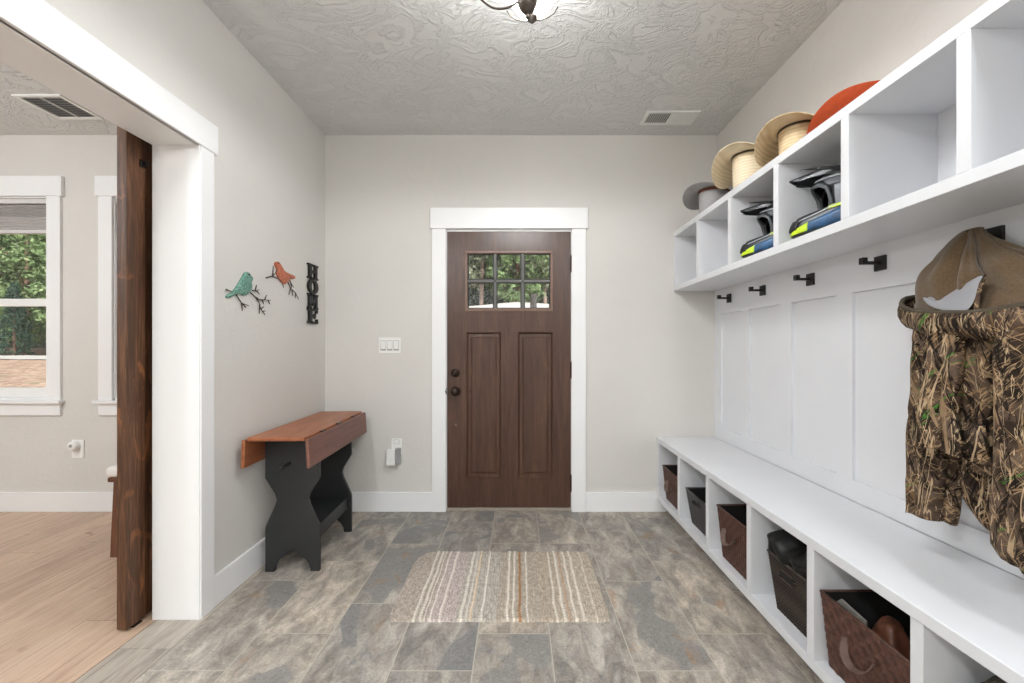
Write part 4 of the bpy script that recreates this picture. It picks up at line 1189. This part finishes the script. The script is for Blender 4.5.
# silver lining showing between the rim and the hood
def sheet(name, mat, grid, solid=.002, sub=2):
    b = MB(); b.loft([[Vector(p) for p in r] for r in grid], caps=False, closed=False)
    return b.build(name, mat, JK, smooth=True, solid=solid, subsurf=sub)
def PX(u, v, X):
    Y = X*429/(u-518.5); return (X, Y, 1.197-(v-347)*Y/429)
sheet('lining', M_LINING, [[PX(921,294,1.285), PX(930,283,1.285), PX(940,271,1.29)], [PX(928,299,1.262), PX(934,291,1.270), PX(938,283,1.285)], [PX(934,302,1.245), PX(937,298,1.262), PX(939,292,1.28)]])
sheet('lining', M_LINING, [[PX(920,294,1.278), PX(936,300,1.262), PX(941,299,1.26), PX(962,285,1.245), PX(988,270,1.235)],
                           [PX(924,302,1.262), PX(938,306,1.228), PX(950,305,1.220), PX(966,295,1.205), PX(980,283,1.215)],
                           [PX(930,307,1.247), PX(944,311,1.215), PX(956,313,1.200), PX(968,312,1.190), PX(974,303,1.195)]])
sheet('hood_edge', M_CAMO, [[PX(979,281,1.212), PX(984,275,1.222), PX(989,270,1.230)], [PX(975,297,1.195), PX(981,292,1.20), PX(984,284,1.215)], [PX(972,313,1.180), PX(978,313,1.182), PX(979,303,1.195)]])

# ------------------------------------------------------------------ bench with cushion behind the barn door
SB = empty('wooden_stool', (-2.05, 2.72, 0), 'brown wooden seat with a white cushion mostly hidden behind the barn door', 'stool')
MB().prism([(-2.325,0),(-2.285,0),(-2.275,.43),(-2.305,.43)], 1, 2.44, 2.47).build('leg', M_STOOLWOOD, SB, bevel=.003)
MB().prism([(-1.80,0),(-1.84,0),(-1.85,.43),(-1.82,.43)], 1, 2.44, 2.47).build('leg', M_STOOLWOOD, SB, bevel=.003)
MB().prism([(-2.325,0),(-2.285,0),(-2.275,.43),(-2.305,.43)], 1, 2.93, 2.96).build('leg', M_STOOLWOOD, SB, bevel=.003)
MB().prism([(-1.80,0),(-1.84,0),(-1.85,.43),(-1.82,.43)], 1, 2.93, 2.96).build('leg', M_STOOLWOOD, SB, bevel=.003)
MB().box(-2.33, -1.80, 2.43, 2.97, .43, .455).build('seat', M_STOOLWOOD, SB, bevel=.004)
MB().box(-2.275, -1.85, 2.445, 2.475, .05, .43).build('side_panel', M_STOOLWOOD, SB, bevel=.002)
MB().box(-2.345, -1.80, 2.425, 2.965, .456, .515).build('cushion', simple('white_cushion', lin(222,218,212), .9), SB, bevel=.022, smooth=True, segs=4)

# ------------------------------------------------------------------ ceiling light with curved arms
cx_, cy_ = .030, 1.45
CL = empty('ceiling_light', (cx_, cy_, H-.44), 'bronze ceiling light with curved arms and white glass shades over the entry', 'ceiling light')
MB().lathe([(.001,0),(.006,.002),(.0075,.008),(.005,.014),(.010,.017),(.024,.030),(.033,.052),(.036,.075),(.031,.100),(.018,.120),(.010,.135),(.010,.40),(.012,.405),(.001,.405)], (cx_, cy_, 2.306), n=32).build('urn_column', M_BRONZE, CL, smooth=True)
MB().lathe([(.001,-.035),(.02,-.035),(.055,-.02),(.065,-.002),(.001,-.0005)], (cx_, cy_, H), n=32).build('canopy', M_BRONZE, CL, smooth=True)
LAMPS = []
for k, ang in enumerate((84, 180, 310)):
    a = math.radians(ang); dx, dy = math.cos(a), math.sin(a); L = .215
    ex, ey, ez = cx_+dx*L, cy_+dy*L, 2.468
    zs_ = (2.385,2.40,2.42,2.440,2.455) if k == 0 else (2.365,2.343,2.345,2.385,2.425)
    pts = [(cx_+dx*.03, cy_+dy*.03, zs_[0]), (cx_+dx*.07, cy_+dy*.07, zs_[1]), (cx_+dx*.12, cy_+dy*.12, zs_[2]), (cx_+dx*.17, cy_+dy*.17, zs_[3]), (cx_+dx*.20, cy_+dy*.20, zs_[4]), (ex, ey, ez)]
    arm = MB().tube([tuple(p) for p in catmull(pts, 6, False)], .0038, 8).build('arm', M_BRONZE, CL, smooth=True)
    MB().lathe([(.001,-.016),(.006,-.014),(.007,-.006),(.018,-.002),(.022,.006),(.018,.012),(.001,.013)], (ex, ey, ez), n=20).build('cup', M_BRONZE, CL, smooth=True)
    rb = MB()
    for s in (-1, 1):
        aa = a+s*1.45
        rb.tube([(ex+math.cos(aa)*r_, ey+math.sin(aa)*r_, ez+z_) for r_, z_ in ((.010,-.002),(.03,-.004),(.06,.008),(.085,.026),(.1,.05))], .003, 6)
    rb.build('shade_bracket', M_BRONZE, CL, smooth=True)
    b = MB(); b.loft([[(ex+r_*math.cos(2*PI*j/40), ey+r_*math.sin(2*PI*j/40), ez+z_) for j in range(40)] for r_, z_ in ((.016,.013),(.036,.020),(.060,.038),(.080,.066),(.095,.100),(.104,.135))], caps=False)
    b.build('glass_shade', M_LAMPGLASS, CL, smooth=True)
    LAMPS.append((ex, ey, ez+.085))

def add_light(typ, loc, energy, color=(1,1,1), radius=.05, size=None, rot=(0,0,0), name='lamp'):
    ld = bpy.data.lights.new(name, typ); ld.energy = energy; ld.color = color
    if typ == 'AREA':
        ld.shape = 'RECTANGLE'; ld.size = size[0]; ld.size_y = size[1]
    elif typ == 'SUN': ld.angle = radius
    else: ld.shadow_soft_size = radius
    o = bpy.data.objects.new(name, ld); col.objects.link(o); o.location = loc; o.rotation_euler = rot
    return o
for p in LAMPS: add_light('POINT', p, 6.5, (.97,.985,1), .045, name='chandelier_bulb')
for p in LAMPS:
    o = add_light('SPOT', (p[0], p[1], p[2]-.03), 17, (.97,.985,1), .06, name='chandelier_downlight'); o.data.spot_size = math.radians(176); o.data.spot_blend = .25

# unseen fill lights, added behind the camera and in the next room
def flush(x, y, s, label, e):
    Fl = empty('added_fill_light', (x, y, H-.05), label, 'ceiling light')
    MB().box(x-s/2, x+s/2, y-s/2, y+s/2, H-.045, H-.0005).build('frame', M_PLAST, Fl, bevel=.008)
    MB().box(x-s/2+.02, x+s/2-.02, y-s/2+.02, y+s/2-.02, H-.050, H-.045).build('diffuser', M_DIFF, Fl)
    add_light('AREA', (x, y, H-.055), e, (.92,.965,1), size=(s-.05, s-.05), name='fill_lamp')
flush(-1.08, -.5, .34, 'added unseen square fill light behind the camera, left side of the entry', 27)
flush(1.08, -.5, .34, 'added unseen square fill light behind the camera, above the bench', 24)
flush(-1.15, -2.3, .34, 'added unseen square fill light by the rear wall, left side of the entry', 30)
flush(1.15, -2.3, .34, 'added unseen square fill light by the rear wall, right side of the entry', 30)
PD = empty('added_pendant', (-3.6, .9, 2.2), 'added white globe fill lamp in the next room, unseen to the left', 'added fill light')  # pendant added out of view to brighten the next room
MB().lathe([(.001,0),(.05,.01),(.10,.05),(.12,.11),(.10,.17),(.05,.21),(.02,.215)], (-3.6,.9,2.2), n=28).build('globe', M_LAMPGLASS, PD, smooth=True)
MB().tube([(-3.6,.9,2.415),(-3.6,.9,H-.02)], .006).build('stem', M_BRONZE, PD)
MB().lathe([(.001,-.03),(.05,-.02),(.06,-.0005),(.001,-.0005)], (-3.6,.9,H), n=24).build('canopy', M_BRONZE, PD, smooth=True)
add_light('POINT', (-3.6,.9,2.31), 105, (.91,.96,1), .06, name='pendant_fill')
flush(-3.7, -1.4, .8, 'added unseen square fill light in the next room behind the camera', 40)

# ------------------------------------------------------------------ outdoors
def gz(x, y):
    s = max(0, min(1, (y-6)/16)); s = s*s*(3-2*s)
    base = -.25 + .95*s
    hx = max(0, min(1, (x+16)/12)); hx = hx*hx*(3-2*hx)
    hs = max(0, min(1, (y-7)/16)); hs = hs*hs*(3-2*hs)
    return base + 2.30*hx*hs + .07*noise.noise(Vector((x*.5, y*.5, 0))) + (max(0, y-26)*.05)
b = MB(); NX, NY = 90, 60; vs = []
for j in range(NY+1):
    for i in range(NX+1):
        x = -60+80*i/NX; y = 3.4+42*j/NY; vs.append((x, y, gz(x, y)))
b.add(vs, [(j*(NX+1)+i, j*(NX+1)+i+1, (j+1)*(NX+1)+i+1, (j+1)*(NX+1)+i) for j in range(NY) for i in range(NX)])
m = NT('bare_soil', .95, spec=.1); v = m.coord()
c = m.ramp(m.noise(v, 3, 8, 1.5, .65), [(.3, lin(120,98,82)), (.5, lin(172,146,126)), (.7, lin(206,184,164))])
c = m.mix(m.ramp(m.noise(v, 1.1, 4), [(.6, BW(0)), (.68, BW(.6))]), c, lin(112,120,84))
m.color(c); m.bump(m.noise(v, 12, 5), .6, .05)
S(b.build('ground', m.mat, origin=(0,0,0), smooth=True))
# pale gravel road crossing in front of the trees
m = NT('pale_gravel', .95, spec=.1); m.color(m.ramp(m.noise(m.coord(), 14, 5), [(.3, lin(176,172,166)), (.7, lin(206,203,198))])); M_GRAVEL = m.mat
b = MB(); rings = []
for i in range(81):
    x = -50+70*i/80
    k_ = max(0, min(1, (x+8)/5))
    wy = 19.6+1.2*math.sin(x*.12)
    rings.append([(x, wy+q, gz(x, wy+q)+.03+.52*k_*math.exp(-((q-2.4)/1.2)**2)*max(0,1-abs(x-.2)/6.)) for q in (0,.6,1.2,1.8,2.4,3.0,3.6)])
b.loft(rings, caps=False, closed=False)
S(b.build('gravel_road', M_GRAVEL, origin=(0,0,0), smooth=True))

def leafmat(name, a, b_, c_):
    m = NT(name, .7, spec=.2); oi = m.noise(m.coord(), 2.2, 4); f2 = m.noise(m.coord(), 11, 2)
    c = m.ramp(m.math('ADD', m.math('MULTIPLY', oi, .6), m.math('MULTIPLY', f2, .4)), [(.35, a), (.5, b_), (.65, c_)])
    m.color(c)
    tr = m.node('ShaderNodeBsdfTranslucent'); m.link(c, tr.inputs['Color'])
    ms = m.node('ShaderNodeMixShader'); ms.inputs[0].default_value = .35
    m.link(m.b.outputs[0], ms.inputs[1]); m.link(tr.outputs[0], ms.inputs[2]); m.link(ms.outputs[0], m.n['Material Output'].inputs['Surface'])
    return m.mat
M_LB = leafmat('bright_leaves', lin(82,108,70), lin(138,164,112), lin(186,202,156))
M_LM = leafmat('olive_leaves', lin(86,96,78), lin(142,150,124), lin(190,194,168))
M_LD = leafmat('dark_needles', lin(34,54,46), lin(62,90,74), lin(100,126,106))
M_BARK = simple('bark', lin(120,92,78), .9, nz=.4, scale=12, bump=.5)
M_BARKR = simple('reddish_bark', lin(150,130,118), .9, nz=.35, scale=12, bump=.5)
def foliage(n_, shape, hgt, rad, size, base):
    b = MB(); vs = []; fs = []; rr = random.Random(n_)
    clumps = []
    for _ in range(n_//22):
        t = rr.random()
        if shape == 'cone': r_ = rad*(1-t)**.8*(.6+.4*rr.random()); z = base+t*(hgt-base)
        else:
            z = base+t*(hgt-base); r_ = rad*math.sqrt(max(.05, 1-(2*t-1)**2*.85))*rr.random()**.4
        a = rr.random()*2*PI
        clumps.append((r_*math.cos(a), r_*math.sin(a), z, rr.uniform(.25,.55)))
    for c_ in clumps:
        for _ in range(22):
            d = Vector((rr.gauss(0,1), rr.gauss(0,1), rr.gauss(0,.8))).normalized()*c_[3]*rr.random()**.3
            p = Vector(c_[:3])+d
            n1 = (d.normalized()+Vector((rr.uniform(-.6,.6), rr.uniform(-.6,.6), rr.uniform(-.2,.8)))).normalized()
            u_ = n1.orthogonal().normalized(); w_ = n1.cross(u_)
            s = size*rr.uniform(.6,1.3); th = rr.random()*PI
            u2 = u_*math.cos(th)+w_*math.sin(th); w2 = n1.cross(u2)
            k = len(vs); vs += [p-u2*s, p-w2*s*.5, p+u2*s, p+w2*s*.5]; fs.append((k,k+1,k+2,k+3))
    b.add(vs, fs); return b
REDBARK = True
def tree(kind):
    o = empty('tree', (0,0,0), 'x', 'tree')
    if kind == 'broad':
        foliage(9000, 'round', 11.5, 2.6, .15, .9).build('foliage', M_LB, o)
        tr = MB().tube([(0,0,-.2),(.05,.05,3),(-.05,.1,6),(.1,0,9.5)], [.17,.14,.10,.04], 10)
        for a, z_, l_ in ((.4,3,1.6),(2.4,4.2,1.7),(4.1,5.4,1.5),(5.4,3.6,1.5),(1.3,6.6,1.2)):
            tr.tube([(0,0,z_),(math.cos(a)*l_*.5,math.sin(a)*l_*.5,z_+.6),(math.cos(a)*l_,math.sin(a)*l_,z_+1.5)], [.06,.045,.02], 6)
        tr.build('trunk', M_BARK, o)
    elif kind == 'sparse':
        foliage(6500, 'round', 12.5, 2.4, .13, 1.6).build('foliage', M_LM, o)
        tr = MB().tube([(0,0,-.2),(.1,0,4),(.15,.1,8),(.2,0,11)], [.12,.10,.07,.03], 10)
        for a, z_, l_ in ((.9,2.4,1.5),(2.9,3.6,1.6),(4.6,4.8,1.5),(5.9,6.0,1.3),(.2,7.2,1.2),(3.6,1.9,1.3)):
            tr.tube([(.05,0,z_),(math.cos(a)*l_*.5,math.sin(a)*l_*.5,z_+.3),(math.cos(a)*l_,math.sin(a)*l_,z_+.8)], [.05,.035,.015], 6)
        tr.build('trunk', M_BARK if not REDBARK else M_BARKR, o)
    else:
        foliage(8500, 'cone', 9.5, 2.1, .12, .35).build('foliage', M_LD, o)
        MB().tube([(0,0,-.2),(0,0,5),(0,0,9.3)], [.18,.12,.03], 10).build('trunk', M_BARK, o)
    return o
protos = {}
def place(kind, x, y, s, rz, label, group):
    if kind not in protos: o = protos[kind] = tree(kind)
    else: o = copy_tree(protos[kind])
    o.location = (x, y, gz(x, y)-.02); o.scale = (s,)*3; o.rotation_euler = (0,0,rz)
    o['label'] = label; o['group'] = group
gw, gd = 'trees seen through the left window', 'trees seen through the front door panes'
GL = 'leafy tree across the gravel road, seen through the window at left'
GD = 'tree on the slope outside, seen through the small panes of the front door'
place('conifer', -27.5, 23.4, .42, 1, 'low blue-green conifer at the road edge, lower left window pane', gw)
place('conifer', -30.2, 24.0, .36, 2.2, 'small dark conifer at the far left of the lower left window pane', gw)
for i, (x, y, s) in enumerate([(-29.3,25.5,1.),(-32.8,26,1.05),(-26.2,26,.98),(-36,26,1.05),(-23,26.5,1.0),(-31,29,1.15),(-27.6,29.5,1.1),(-19.5,26,1.0),(-16,27,1.0)]):
    place('broad', x, y, s, i*1.1, GL if i in (0,1,2,5,6) else 'leafy tree along the gravel road to the left of the house', gw if i in (0,1,2,5,6) else 'trees along the road')
place('sparse', -2.15, 24.6, 1.0, .4, 'pale olive tree filling the left panes of the front door window', gd)
place('broad', .0, 24.4, .95, 2.0, 'bright green tree in the middle panes of the front door window', gd)
place('sparse', 1.55, 24.8, 1.0, 3.4, 'tree with reddish trunk in the right panes of the front door window', gd)
place('sparse', -5.2, 24.8, 1.0, 4.4, GD, gd)
place('broad', 4.8, 25.5, 1.0, 5.0, GD, gd)
place('sparse', -.9, 28.2, 1.1, 1.0, GD, gd)
place('sparse', 2.9, 28.6, 1.1, 2.6, GD, gd)
place('conifer', -4.0, 28.4, 1.2, .0, GD, gd)
place('conifer', .6, 30.0, 1.3, .9, GD, gd)
# the thin dark trunk standing in front of the pale road
tag(MB().tube([(.60,17.0,gz(.6,17)-.1),(.59,17.0,2.9),(.62,17.0,3.3)], [.16,.13,.12], 10).build('tree_stump', simple('dark_bark', lin(72,68,66), .9, nz=.3, scale=12)), 'dark tree stump standing before the pale road, lower middle door pane', 'tree stump')
# forest behind: uncountable foliage
b = MB(); vs = []; fs = []; rr = random.Random(5)
for _ in range(52000):
    x = rr.uniform(-52, 16); y = 34+rr.uniform(0, 2.5); z = gz(x, y)+rr.random()*14
    n1 = Vector((rr.uniform(-.8,.8), -1, rr.uniform(-.3,.9))).normalized(); u_ = n1.orthogonal().normalized(); w_ = n1.cross(u_); s = rr.uniform(.22,.5)
    k = len(vs); p = Vector((x, y, z)); vs += [p-u_*s, p-w_*s*.6, p+u_*s, p+w_*s*.6]; fs.append((k,k+1,k+2,k+3))
b.add(vs, fs)
o = b.build('forest', M_LM, origin=(0,0,0)); tag(o, 'dense forest foliage far behind the nearer trees outside', 'forest', kind='stuff')

# ------------------------------------------------------------------ world, sun, camera
w = bpy.data.worlds.new('sky'); sc.world = w; w.use_nodes = True
nt = w.node_tree; bg = nt.nodes['Background']
sky = nt.nodes.new('ShaderNodeTexSky'); sky.sky_type = 'HOSEK_WILKIE'; sky.sun_direction = (.3, -.5, .8); sky.turbidity = 3.5
mx = nt.nodes.new('ShaderNodeMix'); mx.data_type = 'RGBA'; mx.inputs[0].default_value = .45; mx.inputs[7].default_value = (.85,.9,1,1)
nt.links.new(sky.outputs[0], mx.inputs[6]); nt.links.new(mx.outputs[2], bg.inputs['Color']); bg.inputs['Strength'].default_value = 1.15
sun = add_light('SUN', (0,0,20), 4.6, (1,.96,.9), .02, rot=(math.radians(48), 0, math.radians(28)), name='sun')

cam = bpy.data.cameras.new('camera'); co = bpy.data.objects.new('camera', cam); col.objects.link(co)
co.location = (0, 0, 1.197); co.rotation_euler = (PI/2, 0, 0)
cam.sensor_width = 36; cam.sensor_fit = 'HORIZONTAL'; cam.lens = 429/1024*36
cam.shift_x = -6.5/1024; cam.shift_y = 5.5/1024; cam.clip_start = .02; cam.clip_end = 300
sc.camera = co
sc.view_settings.view_transform = 'Standard'; sc.view_settings.look = 'None'; sc.view_settings.gamma = 1; sc.view_settings.use_curve_mapping = False
sc.view_settings.exposure = 0.42
sc.cycles.max_bounces = 10; sc.cycles.diffuse_bounces = 6; sc.cycles.transparent_max_bounces = 12
sc.cycles.use_denoising = True; sc.cycles.sample_clamp_indirect = 6
